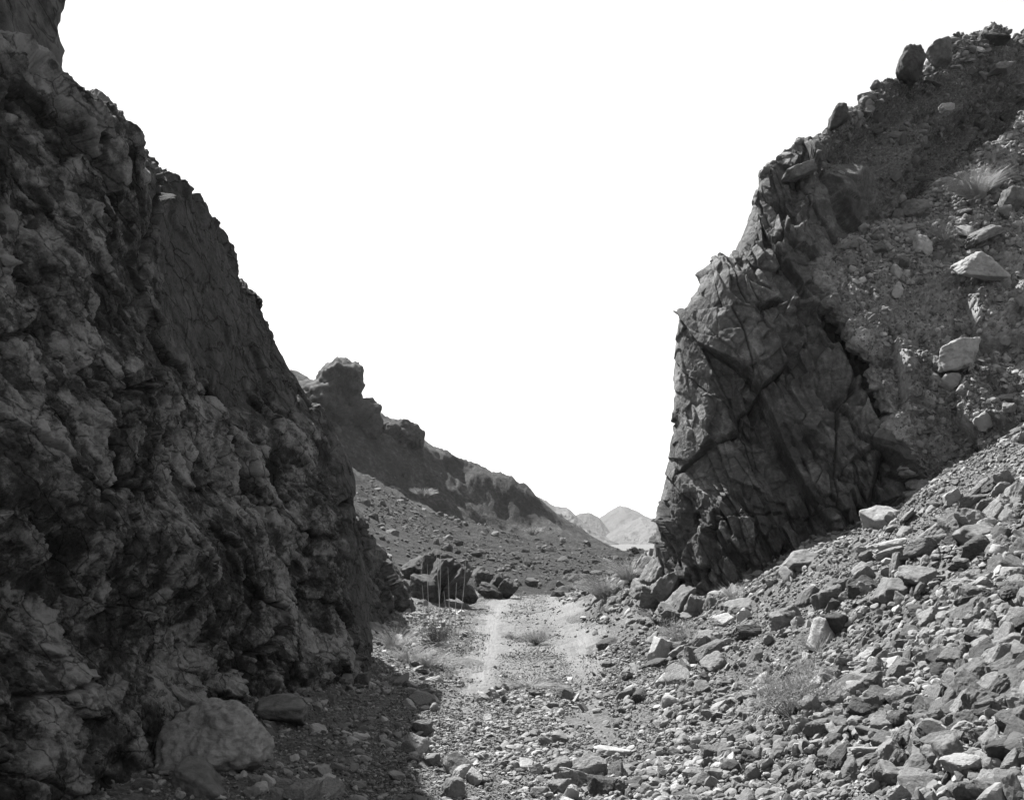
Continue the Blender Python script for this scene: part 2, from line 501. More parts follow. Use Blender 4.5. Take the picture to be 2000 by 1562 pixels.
def build_hill():
    ys = [28.8]
    while ys[-1] < 140.0: ys.append(ys[-1] + 0.0035 * ys[-1])
    ys = np.array(ys); nc = 620
    u = np.linspace(-1, 1, nc)
    X = u[None, :] * (0.32 * (ys[:, None] + 10.0)) - 2.0
    y = np.repeat(ys[:, None], nc, 1).ravel(); x = X.ravel()
    z = hill_h(x, y)
    e = sstep(y, 125, 140); z = z * (1 - e) - 5 * e
    z -= 0.25 * (1 - sstep(y, 28.8, 31.0))
    V = np.stack([x, y, z], 1)
    N = grid_normals(V, len(ys), nc)
    steep = 1 - np.abs(N[:, 2])
    rock = sstep(steep + 0.07 * fbm(V * 0.4, 3, 61) + 0.09 * fbm(V * 1.6, 4, 63), 0.06, 0.16) * sstep(y, 60, 66)
    tag(link("hill", np_mesh("hill", V, grid_faces(len(ys), nc), attrs={"rock": rock}), M_HILL), kind='structure')

build_ground(); build_track(); build_hill()

# distant mountains
def mountain(prof, Y, depth, mat, seed, amp):
    """prof: photo points of the skyline, seen Y metres away"""
    pr = np.array([pt(px, py, Y) for px, py in prof])
    nx, ny = 420, 260
    x = np.linspace(pr[0, 0], pr[-1, 0], nx); d = np.linspace(-1, 1, ny)
    top = np.interp(x, pr[:, 0], pr[:, 2] + 3.0)
    X, D = np.meshgrid(x, d)
    T = np.repeat(top[None], ny, 0)
    P = np.stack([X.ravel() / depth * 2.6, D.ravel() * 1.6, np.zeros(X.size)], 1)
    rg = ridged(P + 0.25 * fbm(P * 1.5, 3, seed + 9)[:, None], 6, seed, 0.55)
    fall = 1 - np.abs(D.ravel()) ** 0.85
    side = np.clip(np.sin(np.linspace(0, math.pi, nx)), 0, 1) ** 0.5
    env = np.tile(side, ny) * np.sin(np.clip(np.abs(D.ravel()), 0, 1) * math.pi)
    z = -8 + T.ravel() * fall + 8 * fall + env * amp * 1.15 * (rg - 0.95) + amp * 0.15 * fbm(P * 9, 4, seed + 3)
    V = np.stack([X.ravel(), Y + D.ravel() * depth, z], 1)
    tag(link("mountain", np_mesh("mountain", V, grid_faces(ny, nx)), mat), kind='structure')
MM1 = mat_mountain("pale_mountain", 0.065, 0.105); MM2 = mat_mountain("grey_mountain", 0.038, 0.06)
mountain([(880, 1060), (960, 960), (1030, 965), (1062, 984), (1085, 996), (1107, 999), (1122, 1012), (1150, 1037), (1178, 1056), (1200, 1090)], 700, 150, MM1, 1, 7)
mountain([(1090, 1062), (1115, 1016), (1132, 1009), (1150, 1007), (1168, 1015), (1185, 1036), (1200, 1062), (1212, 1090)], 900, 140, MM2, 2, 5)
mountain([(1120, 1060), (1172, 1014), (1197, 998), (1212, 990), (1232, 997), (1262, 1012), (1285, 1024), (1340, 1050), (1420, 1070)], 1300, 260, MM2, 3, 8)
mountain([(1150, 1075), (1195, 1046), (1222, 1030), (1250, 1016), (1275, 1022), (1320, 1040), (1400, 1066)], 800, 170, MM1, 4, 6)

# ------------------------------------------------------------------ the rock wall of the cut on the left
def build_left_cliff():
    def w(x, y, z): return (x, y, z)
    cols = []
    for Y, b, t, zt in ((-6, -2.9, -3.4, 4.4), (-1, -2.8, -3.3, 4.4), (3, -2.65, -3.15, 4.4), (6.3, -2.55, -2.97, 4.44), (7.6, -2.5, -3.0, 4.62), (8.8, -2.5, -3.06, 4.86), (10.3, -2.35, -3.02, 4.78)):
        cols.append([w(b + 0.05, Y, -0.5), w(b, Y, 0.6), w(b - 0.02, Y, 1.5), w(b * 0.65 + t * 0.35, Y, 2.5), w(b * 0.35 + t * 0.65, Y, 3.6), w(t, Y, zt), w(t - 0.9, Y, zt + 0.35), w(t - 4.5, Y, zt + 0.9)])
    nose = [pt(655, 1420, 11.4), pt(655, 1240, 11.5), pt(645, 1060, 11.6), pt(620, 900, 11.7), pt(560, 735, 11.8), pt(524, 598, 11.8), pt(470, 560, 11.8), pt(100, 520, 12)]
    end = [pt(725, 1330, 12.9), pt(718, 1170, 13.0), pt(693, 1010, 13.1), pt(677, 900, 13.0), pt(580, 725, 12.6), pt(514, 632, 12.4), pt(440, 600, 12.6), pt(100, 560, 13)]
    wr1 = [(p[0] - 0.5, p[1] + 0.7, p[2]) for p in end]; wr2 = [(p[0] - 2.5, p[1] + 1.3, p[2] - 0.2) for p in end]
    cols += [nose, end, wr1, wr2]
    ctrl = [[cols[c][r] for c in range(len(cols))] for r in range(8)]
    nr, nc = 600, 1560
    rt = np.interp(np.linspace(0, 1, nr), [0, 0.9, 1], [0, 5.35, 7]); ct = np.interp(np.linspace(0, 1, nc), [0, 0.08, 0.95, 1], [0, 2.2, 8.7, 10])
    P, N, rr, cc = patch(ctrl, nr, nc, rt, ct)
    if np.mean(N[:, 0]) < 0: N = -N
    Yc = P[:, 1]; Zc = P[:, 2]
    # smooth slab band under the top edge, towards the far end
    slab = sstep(rr + 0.5 * fbm(P * 0.9, 3, 5), 3.2, 3.75) * sstep(Yc, 6.8, 9.0) * (1 - sstep(rr, 5.6, 6.2))
    slab = np.maximum(slab, sstep(Yc + 0.6 * perlin(P * 0.8, 15), 11.9, 12.5))
    # bedding coordinates: q runs along the bedding, which dips gently away down the road; p across it
    a = R(26); q = Yc * math.cos(a) - Zc * math.sin(a); p = Yc * math.sin(a) + Zc * math.cos(a)
    wv = 0.22 * fbm(P * 0.8, 4, 71)
    pw = p + wv
    Q = np.stack([P[:, 0] * 0.8, pw * 3.2, q * 0.55], 1)
    big = 0.17 * fbm(P * np.array([0.6, 0.5, 0.75]), 3, 72)
    led = 0.0
    hk = 0.35 + 0.65 * sstep(fbm(P * 0.7, 3, 70), -0.2, 0.25)
    b1, e1, _ = block_disp(pw * 1.5, q * 0.6 + 0.3 * wv, 0.15, 0.20, 0.06, 0.04, 74)
    b2, e2, tt2 = block_disp(pw * 4.0 + 5, q * 2.2 + 0.5 * wv, 0.12, 0.17, 0.05, 0.06, 75)
    b3, e3, tt3 = block_disp(pw * 9 + 5, q * 6.5 + 0.5 * wv, 0.05, 0.08, 0.025, 0.08, 81)
    b4, e4, _ = block_disp(pw * 24, q * 15, 0.016, 0.026, 0.008, 0.18, 82)
    fine = 0.04 * fbm(P * 3, 5, 76) + 0.014 * ridged(P * 6, 3, 83) + 0.007 * ridged(P * 19, 3, 77)
    sb1, se1, _ = block_disp(pw * 0.75 + 2, q * 0.5 + 0.5 * wv, 0.10, 0.13, 0.07, 0.03, 78)
    rough = big + led + b1 + (b2 + b3) * hk + b4 + fine
    smooth = big * 0.6 + 1.9 * sb1 + 0.55 * b2 * hk + 0.6 * b3 * hk + 0.3 * b4 + 0.3 * fine
    d = rough * (1 - slab) + smooth * slab
    # overhanging lip above a hollow, as in the near lower part of the wall
    lip = np.exp(-((Zc - 1.9 + 0.18 * (Yc - 6)) / 0.30) ** 2) * (1 - sstep(Yc, 8.0, 10.0))
    hol = np.exp(-((Zc - 1.2 + 0.18 * (Yc - 6)) / 0.38) ** 2) * (1 - sstep(Yc, 8.0, 10.0))
    d += 0.16 * lip - 0.2 * hol
    edge = sstep(rr, 4.4, 5.0)
    ch, ce, _ = block_disp(Yc * 4.2 + wv, P[:, 0] * 3 + Zc, 0.34, 0.3, 0.02, 0.1, 84)
    d += edge * (0.36 * ch - 0.05 + 0.06 * ridged(P * 3, 3, 85))
    d *= 1 - 0.45 * sstep(cc, 7.2, 8.0)
    V = P + N * d[:, None]
    crack = np.maximum((1 - sstep(se1, 0.0, 0.025)) * slab, 0.6 * (1 - sstep(e1, 0, 0.05)) * (1 - slab))
    crack = np.maximum(crack, 0.55 * (1 - sstep(e2, 0, 0.06)) * hk * (1 - 0.6 * slab))
    me = np_mesh("rock_cliff", V, grid_faces(nr, nc), attrs={"slab": slab, "crack": crack, "tone": 0.55 * tt2 + 0.45 * tt3})
    o = tag(link("rock_cliff", me, M_LEFT), "dark mottled rock wall in full shade along the left edge of the dirt track", "cliff", "rock walls of the road cut")
    return o, V, N, rr, cc
LEFT, LV, LN, LR, LC = build_left_cliff()

# ------------------------------------------------------------------ radial rocks
def ico(sub):
    bm = bmesh.new(); bmesh.ops.create_icosphere(bm, subdivisions=sub, radius=1.0)
    V = np.array([v.co[:] for v in bm.verts]); F = np.array([[v.index for v in f.verts] for f in bm.faces]); bm.free()
    return V, F
ICO = {k: ico(k) for k in (1, 2, 3, 4, 5, 6)}

def rock_verts(sub, rng, planes=11, sharp=26.0, noise=0.04, dims=(1, 0.75, 0.5), nscale=2.0, extra=None):
    D, F = ICO[sub]
    n = rng.normal(size=(planes, 3)); n /= np.linalg.norm(n, axis=1, keepdims=True)
    n = np.concatenate([n, np.eye(3), -np.eye(3)])
    off = rng.uniform(0.55, 1.0, len(n)); off[-6:] = rng.uniform(0.75, 1.0, 6)
    if extra is not None:
        for e in extra:
            v = np.array(e[:3]); n = np.vstack([n, v / np.linalg.norm(v)]); off = np.append(off, e[3])
    dot = D @ n.T
    inv = np.where(dot > 0.02, dot / off, 0.0)
    r = 1.0 / (np.sum(inv ** sharp, axis=1) ** (1.0 / sharp))
    V = D * r[:, None]
    if noise > 0:
        s = float(rng.uniform(0, 50))
        d = noise * fbm(V * nscale + s, 5, 17) + noise * 0.5 * (ridged(V * nscale * 1.7 + s, 3, 19) - 0.8)
        V = V * (1 + d)[:, None]
    return V * np.array(dims), F

def boulder(name, loc, dims, seed, mat, rot=(0, 0, 0), sub=5, planes=10, noise=0.06, sharp=30.0, smooth=True, parent=None, nscale=2.0, extra=None):
    rng = np.random.default_rng(seed)
    V, F = rock_verts(sub, rng, planes, sharp, noise, dims, nscale, extra)
    me = np_mesh(name, V, F, smooth)
    o = link(name, me, mat, parent, loc); o.rotation_euler = rot
    return o

# parts of the left wall
def part_rock(name, loc, dims, seed, rot, parent, mat, sub=6, noise=0.1, planes=9, nscale=2.4):
    rng = np.random.default_rng(seed)
    V, F = rock_verts(sub, rng, planes, 24, noise, dims, nscale)
    V = V @ np.array(Euler(rot).to_matrix()).T + np.array(loc)
    me = np_mesh(name, V, F, True, attrs={"slab": np.full(len(V), 0.8), "crack": np.zeros(len(V)), "tone": np.full(len(V), 0.5)})
    return link(name, me, mat, parent)
pk = part_rock("pinnacle", (-3.95, 6.7, 5.2), (0.8, 1.3, 1.25), 5, (0, 0.1, 0), LEFT, M_LEFT)
def wall_end():
    C = [[(610,1330,16.5),(700,1320,17.5),(770,1290,19.5),(815,1262,21.5)],
         [(610,1200,16.6),(700,1190,17.6),(765,1190,19.6),(812,1195,21.6)],
         [(610,1080,16.8),(695,1075,17.9),(745,1110,19.9),(785,1140,21.8)],
         [(610,1000,17.2),(690,1008,18.3),(728,1050,20.2),(760,1092,22.0)],
         [(560,985,18.5),(660,1000,19.5),(715,1046,21.0),(748,1088,22.6)]]
    W = [[pt(*p) for p in r] for r in C]
    W.append([(p[0] - 1.5, p[1] + 1.0, p[2] + 0.1) for p in W[-1]])
    W = [r + [(r[-1][0] - 0.4, r[-1][1] + 0.7, r[-1][2] - 0.05), (r[-1][0] - 2.5, r[-1][1] + 1.6, r[-1][2] - 0.2)] for r in W]
    nr, nc = 240, 300
    P, N, rr, cc = patch(W, nr, nc)
    if np.mean(N[:, 0]) < 0: N = -N
    p = P[:, 2] * 0.9 + P[:, 1] * 0.3; q = P[:, 1] * 0.9 - P[:, 2] * 0.5
    b1, e1, _ = block_disp(p * 1.1, q * 0.9, 0.35, 0.4, 0.08, 0.06, 85)
    b2, e2, _ = block_disp(p * 3.4, q * 2.6, 0.14, 0.2, 0.05, 0.1, 86)
    d = b1 + b2 + 0.07 * fbm(P * 3, 5, 87)
    V = P + N * (d * (1 - 0.5 * sstep(cc, 2.7, 3.2)))[:, None]
    me = np_mesh("far_buttress", V, grid_faces(nr, nc), attrs={"slab": np.full(len(V), 0.9), "crack": 0.6 * (1 - sstep(e1, 0, 0.05)), "tone": np.full(len(V), 0.5)})
    link("far_buttress", me, M_LEFT, LEFT)
wall_end()

# ------------------------------------------------------------------ the jointed cliff on the right
def build_right_cliff():
    C = [
        [(1275,1200,15.2),(1283,1000,15.3),(1316,830,15.5),(1333,630,15.8),(1420,495,16.2),(1488,348,16.8)],
        [(1370,1260,14.3),(1390,1000,14.5),(1410,830,14.8),(1430,600,15.2),(1500,460,15.7),(1560,302,17)],
        [(1490,1220,14.0),(1500,1000,14.3),(1530,830,14.6),(1550,600,15.2),(1600,430,16),(1660,218,18)],
        [(1640,1150,13.9),(1650,960,14.2),(1670,800,14.7),(1690,620,15.4),(1720,430,17.3),(1750,165,19)],
        [(1790,1050,14.0),(1790,900,14.4),(1800,760,15.0),(1830,560,16.4),(1840,350,18.5),(1850,110,20)],
        [(1950,1000,16),(1950,800,17),(1950,650,18),(1960,450,19),(1970,270,19.8),(1955,88,21)],
        [(2200,1000,16.5),(2200,800,17.5),(2200,650,18.5),(2210,400,19.5),(2220,200,20.5),(2210,85,22)]]
    W = [[pt(*p) for p in c] for c in C]
    W = [[*c, (c[-1][0] + 0.6, c[-1][1] + 1.8, c[-1][2] - 0.1), (c[-1][0] + 1.5, c[-1][1] + 4, c[-1][2] - 1.2)] for c in W]
    w0 = [(p[0] + 0.5, p[1] + 1.2, p[2]) for p in W[0]]; w1 = [(p[0] + 2.6, p[1] + 3.0, p[2]) for p in W[0]]
    W = [w1, w0] + W
    ctrl = [[W[c][r] for c in range(len(W))] for r in range(8)]
    nr, nc = 860, 1060
    P, N, rr, cc = patch(ctrl, nr, nc)
    if np.mean(N[:, 1]) > 0: N = -N
    dirt = sstep(rr + 0.3 * fbm(P * 0.6, 3, 101), 4.15, 4.5) * sstep(cc, 3.4, 3.9)
    dirt = np.maximum(dirt, sstep(rr + 0.3 * fbm(P * 0.6, 3, 116), 3.5, 3.9) * sstep(cc, 4.5, 5.0))
    dirt = np.maximum(dirt, sstep(cc, 5.6, 6.2) * sstep(rr, 2.6, 3.2))
    dirt = np.maximum(dirt, sstep(rr, 4.9, 5.1) * 0.7)
    wv = 0.10 * fbm(P * 0.9, 4, 102)
    hx = P[:, 0] + 0.35 * (16 - P[:, 1]); z = P[:, 2]
    a = R(27); p = hx * math.cos(a) + z * math.sin(a); q = -hx * math.sin(a) + z * math.cos(a)
    b1, e1, t1 = block_disp((p + wv) * 1.05, (q + wv + 0.45 * p) * 0.58 + 3, 0.50, 0.45, 0.08, 0.02, 103)
    b2, e2, t2 = block_disp((p + 0.6 * wv) * 2.3 + 7, (q + wv + 0.6 * p) * 1.6, 0.20, 0.28, 0.02, 0.03, 104)
    b0, e0, t0 = block_disp((p + 0.4 * wv) * 1.7 + 3, q * 0.22 + 0.3 * t1, 0.44, 0.16, 0.07, 0.018, 114)
    b3, e3, t3 = block_disp((p + 0.6 * wv) * 6.5 + 7, (q + 1.5 * wv) * 3.2, 0.13, 0.20, 0.03, 0.06, 105)
    hack = sstep(fbm(P * 0.9, 3, 108), -0.05, 0.25)
    low = 1 - sstep(rr, 0.7, 1.5)
    lam = 0.05 * ridged(np.stack([p * 6, q * 0.9, P[:, 1]], 1), 3, 109) * (0.7 * hack * sstep(fbm(P * 1.7, 2, 113), 0.0, 0.25) + 1.6 * low)
    fine = 0.022 * fbm(P * 4, 5, 106) + 0.012 * fbm(P * 17, 3, 107)
    rock = 0.7 * b1 + b0 + b2 * (0.55 + 0.5 * hack) + b3 * (0.45 + 0.9 * hack + low) + lam + fine
    # gullied earth above
    g = P[:, 0] * math.cos(R(40)) - P[:, 2] * math.sin(R(40))
    gul = 0.36 * ridged(np.stack([g * 0.75 + 0.4 * wv, P[:, 2] * 0.22, P[:, 1] * 0.2], 1), 3, 110)
    earth = gul - 0.30 + 0.18 * fbm(P * 1.6, 5, 111) + 0.09 * fbm(P * 6, 5, 112) + 0.03 * ridged(P * 14, 3, 115)
    rock = np.clip(rock, -0.5, 0.5)
    rock = np.where(cc < 3.2, rock * (0.55 + 0.45 * sstep(cc, 2.4, 3.2)) - 0.05 * (1 - sstep(cc, 2.4, 3.2)), rock)
    rock = rock * (1 - 0.5 * sstep(rr, 4.5, 5.0))
    d = rock * (1 - dirt) + earth * dirt
    d *= 0.15 + 0.85 * sstep(cc, 1.35, 2.15)
    V = P + N * d[:, None]
    me = np_mesh("rock_cliff", V, grid_faces(nr, nc), attrs={"dirt": dirt, "tone": 0.35 * t1 + 0.4 * t2 + 0.25 * t3, "crack": (1 - dirt) * np.maximum(np.maximum(1 - sstep(e1, 0, 0.03), 0.8 * (1 - sstep(e0, 0, 0.03))), 0.4 * (1 - sstep(e2, 0, 0.025)))})
    o = tag(link("rock_cliff", me, M_CLIFF), "tall cracked blocky cliff with slanting joints rising behind the scree slope", "cliff", "rock walls of the road cut")
    return o, V, N, rr, cc, dirt
RIGHT, RV, RN, RR, RC, RDIRT = build_right_cliff()

def build_buttress():
    C = [
        [(1815,990,13.5),(1870,950,13.3),(1935,900,13.2),(2015,840,13.1),(2200,740,13)],
        [(1782,890,13.7),(1850,850,13.7),(1930,800,13.7),(2020,750,13.7),(2200,650,13.7)],
        [(1715,740,14.2),(1800,720,14.3),(1900,690,14.4),(2020,640,14.6),(2200,540,14.8)],
        [(1645,600,14.9),(1740,590,15.1),(1870,560,15.3),(2020,500,15.6),(2200,400,16)],
        [(1608,520,15.7),(1720,490,16.2),(1850,430,16.7),(2020,360,17.2),(2200,250,17.5)],
        [(1645,500,16.7),(1745,440,17.2),(1865,360,17.8),(2010,232,18.8),(2200,110,19.5)]]
    W = [[pt(*p) for p in r] for r in C]
    W.append([(p[0] + 0.3, p[1] + 1.2, p[2] - 0.6) for p in W[-1]])
    W = [[(r[0][0] + 1.6, r[0][1] + 2.6, r[0][2] - 0.3), (r[0][0] + 0.12, r[0][1] + 0.7, r[0][2] - 0.05)] + r for r in W]
    nr, nc = 420, 460
    P, N, rr, cc = patch(W, nr, nc)
    if np.mean(N[:, 2]) < 0: N = -N
    hx = P[:, 0]; z = P[:, 2]
    a = R(24); p = hx * math.cos(a) + z * math.sin(a); q = -hx * math.sin(a) + z * math.cos(a)
    lowr = 1 - sstep(rr, 2.2, 3.4)
    b1, e1, t1 = block_disp(p * 1.5, q * 1.1, 0.34, 0.4, 0.08, 0.1, 203)
    b2, e2, t2 = block_disp(p * 4.3, q * 3.6, 0.13, 0.2, 0.03, 0.15, 204)
    d = (b1 + b2) * (0.25 + 0.75 * lowr) + 0.16 * fbm(P * 1.3, 4, 205) + 0.06 * fbm(P * 7, 4, 206) + 0.05 * ridged(P * 11, 3, 207) * (1 - 0.5 * lowr)
    V = P + N * d[:, None]
    me = np_mesh("rock_buttress", V, grid_faces(nr, nc))
    o = tag(link("rock_buttress", me, M_BUTT), "sunlit rubble-crusted rock rib leaning between the dark cliff and the scree", "rock rib")
    return o, V, grid_normals(V, nr, nc), rr, cc
BUTT, BV, BN, BR, BC = build_buttress()
if np.mean(BN[:, 2]) < 0: BN = -BN

# ------------------------------------------------------------------ loose stones
def near_z(x, y): return float(near_h(np.array([x]), np.array([y]))[0])
def slope_frame(x, y):
    e = 0.15
    h = near_h(np.concatenate([x, x + e, x]), np.concatenate([y, y, y + e])); n = len(x)
    N = np.stack([-(h[n:2 * n] - h[:n]) / e, -(h[2 * n:] - h[:n]) / e, np.ones(n)], 1)
    return h[:n], N / np.linalg.norm(N, axis=1, keepdims=True)

def frames(N, rng, tilt):
    """random rotations whose Z stays near N"""
    n = len(N)
    Z = N + rng.normal(size=(n, 3)) * tilt[:, None]
    Z /= np.linalg.norm(Z, axis=1, keepdims=True)
    A = rng.normal(size=(n, 3))
    X = A - np.sum(A * Z, 1, keepdims=True) * Z; X /= np.linalg.norm(X, axis=1, keepdims=True)
    Y = np.cross(Z, X)
    return np.stack([X, Y, Z], 2)       # columns are the axes

SHAPES = {"flat": (1.0, 0.72, 0.30), "blocky": (0.85, 0.72, 0.6), "wedge": (1.0, 0.55, 0.42), "chunky": (0.8, 0.7, 0.7)}
SN = list(SHAPES)
def variants(sub, n, seed, noise):
    out = []
    for k in range(n):
        rng = np.random.default_rng(seed + k)
        s = SN[k % 4]
        V, F = rock_verts(sub, rng, 7 if s != "chunky" else 12, 40, noise, SHAPES[s], 2.2)
        out.append((V, F))
    return out
VAR = {1: variants(1, 12, 500, 0.0), 2: variants(2, 24, 600, 0.06), 3: variants(3, 24, 700, 0.08)}

def merge_stones(P, N, S, sub, rng, tilt, sink, tone):
    """many stones as one vertex and face array"""
    Rm = frames(N, rng, np.full(len(P), tilt) if np.isscalar(tilt) else tilt)
    Vs, Fs, Ts = [], [], []; off = 0
    idx = rng.integers(0, len(VAR[sub]), len(P))
    for k, (v, f) in enumerate(VAR[sub]):
        m = np.where(idx == k)[0]
        if not len(m): continue
        w = np.einsum('nij,vj->nvi', Rm[m], v) * (S[m, None, None] * 0.5)
        w += (P[m] + N[m] * (S[m] * sink)[:, None])[:, None, :]
        Vs.append(w.reshape(-1, 3)); nv = len(v)
        Fs.append((f[None] + (np.arange(len(m)) * nv)[:, None, None]).reshape(-1, 3) + off)
        Ts.append(np.repeat(tone[m], nv)); off += len(m) * nv
    return np.concatenate(Vs), np.concatenate(Fs), np.concatenate(Ts)

def join(parts):
    V, F, T = [], [], []; off = 0
    for v, f, t in parts:
        V.append(v); F.append(f + off); T.append(t); off += len(v)
    return np.concatenate(V), np.concatenate(F), np.concatenate(T)

def in_view(x, y, z, m=60):
    px = 1000 + FOC * x / np.maximum(y, 0.1); py = HOR - FOC * (z - EYE) / np.maximum(y, 0.1)
    return (y > 2) & (px > -m) & (px < 2000 + m) & (py > -m) & (py < 1562 + m)

def coarse(x, y):
    """the coarse block pile low on the right-hand slope"""
    return sstep(x, 1.75, 2.15) * (1 - sstep(y - 0.30 * (x - 2), 7.3, 8.0))

def scatter(n, rng, x0, x1, y0, y1, dens):
    x = rng.uniform(x0, x1, n); y = rng.uniform(y0, y1, n)
    k = rng.uniform(0, 1, n) < dens(x, y)
    return x[k], y[k]

def patchy(x, y, s, seed): return sstep(perlin(np.stack([x * s, y * s, x * 0 + 0.5], 1), seed), -0.15, 0.3)

STON = []     # all stones big enough to be objects: (x,y,z,normal,size,zone)
rubble = []
def add_ground_stones(n, box, dens, smin, smax, power, sub, tilt, sink, rng, collect=None, mean=0.5):
    x, y = scatter(n, rng, *box, dens)
    s = smin + (smax - smin) * rng.uniform(0, 1, len(x)) ** power * np.where(coarse(x, y) > 0.4, 0.85 + 0.4 * patchy(x, y, 0.55, 320 + sub), 0.55 + 0.75 * patchy(x, y, 0.55, 320 + sub))
    z, N = slope_frame(x, y)
    v = in_view(x, y, z, 750)          # dress the ground well beyond the frame's edges too
    x, y, z, N, s = x[v], y[v], z[v], N[v], s[v]
    P = np.stack([x, y, z], 1)
    tone = np.clip(rng.normal(mean, 0.22, len(x)), 0, 1)
    if collect:
        big = (s / y * FOC > collect) & in_view(x, y, z, 5)
        for k in np.where(big)[0]: STON.append((P[k], N[k], float(s[k]), float(tone[k])))
        P, N, s, tone = P[~big], N[~big], s[~big], tone[~big]
    if len(P): rubble.append(merge_stones(P, N, s, sub, rng, tilt, sink, tone))

rg = np.random.default_rng(42)
wob2 = lambda x, y: 0.55 * perlin(np.stack([x * 0.9, y * 0.55, x * 0], 1), 311) + 0.3 * perlin(np.stack([x * 2.5, y * 1.6, x * 0], 1), 312)
lanemask = lambda x, y: (1 - 0.95 * wheel(x, y, 0.24) * sstep(y + 2.5 * (x > 0.4), 9.0, 11.5)) * (1 - 0.6 * wheel(x, y) * sstep(y + 2 * perlin(np.stack([x * 1.2, y * 0.5, x * 0], 1), 310), 9.0, 12.5)) * (0.35 + 0.65 * patchy(x, y, 0.9, 308))
# coarse pile
add_ground_stones(7000, (1.6, 8.0, 3.0, 9.8), coarse, 0.09, 0.28, 1.9, 3, 0.6, 0.14, rg, collect=30)
add_ground_stones(37000, (1.6, 8.0, 3.0, 9.8), coarse, 0.04, 0.12, 1.3, 2, 0.5, 0.12, rg)
# slope above and beside it
slope_d = lambda x, y: (1 - coarse(x, y)) * sstep(x + wob2(x, y), 0.9, 1.8) * (0.4 + 0.75 * patchy(x, y, 0.8, 301))
add_ground_stones(3300, (0.8, 9.5, 4.6, 15.0), slope_d, 0.08, 0.36, 3.2, 3, 0.5, 0.06, rg, collect=30)
add_ground_stones(43000, (0.8, 9.5, 4.6, 15.0), slope_d, 0.03, 0.12, 1.9, 2, 0.5, 0.1, rg)
add_ground_stones(86000, (0.9, 9.5, 3.2, 14.5), lambda x, y: (0.35 + 0.65 * patchy(x, y, 1.1, 302)) * (1 - (1 - sstep(x + wob2(x, y), 0.9, 1.7)) * 0.7 * sstep(y, 10, 13)), 0.018, 0.05, 1.5, 1, 0.6, 0.1, rg)
# stony floor in front
floor_d = lambda x, y: (1 - sstep(y + 2.5 * perlin(np.stack([x, y * 0.7, x * 0], 1), 309), 9.3, 14.5)) * sstep(x, -0.9, -0.4) * (1 - sstep(x, 1.3, 1.8)) * (0.35 + 0.65 * patchy(x, y, 1.0, 303)) * (1 - 0.95 * wheel(x, y, 0.3) * sstep(y + 2.5 * (x > 0.4), 9.0, 11.0))
add_ground_stones(1700, (-1.0, 1.9, 5.2, 12.5), floor_d, 0.06, 0.24, 4.6, 3, 0.3, 0.05, rg, collect=27, mean=0.62)
add_ground_stones(13000, (-1.0, 1.9, 5.2, 12.5), floor_d, 0.03, 0.10, 1.7, 2, 0.35, 0.06, rg, mean=0.62)
add_ground_stones(60000, (-1.2, 1.9, 5.2, 17), lambda x, y: (1 - sstep(y + 3 * perlin(np.stack([x * 0.8, y * 0.5, x * 0], 1), 313), 8.5, 16.5)) * (1 - 0.95 * wheel(x, y, 0.24) * sstep(y + 2.5 * (x > 0.4), 9.0, 11.5)), 0.015, 0.04, 1.5, 1, 0.5, 0.06, rg)
# shaded gutter under the left wall and the verge further on
gut_d = lambda x, y: (1 - sstep(x + wob2(x, y) + 0.25 * sstep(y, 10, 16), -1.3, -0.35)) * (1 - sstep(y, 20, 28)) * (0.3 + 0.7 * patchy(x, y, 0.9, 304))
add_ground_stones(1500, (-2.7, -0.4, 5.2, 24), gut_d, 0.07, 0.30, 3.0, 3, 0.35, 0.1, rg, collect=24, mean=0.68)
add_ground_stones(9000, (-2.7, -0.4, 5.2, 24), gut_d, 0.03, 0.11, 1.7, 2, 0.45, 0.08, rg, mean=0.66)
add_ground_stones(30000, (-2.7, -0.4, 5.2, 24), lambda x, y: 0.9 * (1 - sstep(x + wob2(x, y), -1.1, -0.4) * sstep(y, 9, 12)), 0.016, 0.045, 1.4, 1, 0.5, 0.08, rg)
# sparse stones on the track and the bank beyond the cliff corner
add_ground_stones(5000, (-1.2, 1.8, 10.0, 31), lambda x, y: lanemask(x, y) * 0.8, 0.025, 0.10, 2.6, 2, 0.35, 0.06, rg)
add_ground_stones(16000, (-1.4, 1.8, 10.0, 31), lambda x, y: (0.25 + 0.5 * lanemask(x, y)) * (1 - 0.96 * wheel(x, y, 0.2)), 0.015, 0.04, 1.5, 1, 0.4, 0.05, rg)
add_ground_stones(4200, (1.2, 3.6, 14.0, 30), lambda x, y: 0.9 * sstep(x + wob2(x, y), 1.1, 1.9), 0.05, 0.28, 2.9, 2, 0.5, 0.1, rg)
# stones caught on the rib, the slope above it and the cliff top
def patch_stones(V, N, w, n, smin, smax, power, sub, tilt, sink, rng, collect=None, mean=0.5):
    w = w / w.sum(); i = rng.choice(len(V), n, p=w)
    P = V[i]; Nn = N[i] * 0.6 + np.array([-0.15, -0.15, 0.6]); Nn /= np.linalg.norm(Nn, axis=1, keepdims=True)
    v = in_view(P[:, 0], P[:, 1], P[:, 2]); P, Nn = P[v], Nn[v]
    s = smin + (smax - smin) * rng.uniform(0, 1, len(P)) ** power
    tone = np.clip(rng.normal(mean, 0.2, len(P)), 0, 1)
    if collect:
        big = s / P[:, 1] * FOC > collect
        for k in np.where(big)[0]: STON.append((P[k], Nn[k], float(s[k]), float(tone[k])))
        P, Nn, s, tone = P[~big], Nn[~big], s[~big], tone[~big]
    rubble.append(merge_stones(P, Nn, s, sub, rng, tilt, sink, tone))
wB = (0.12 + sstep(BR, 3.0, 3.8)) * sstep(BC, 2.2, 2.6)
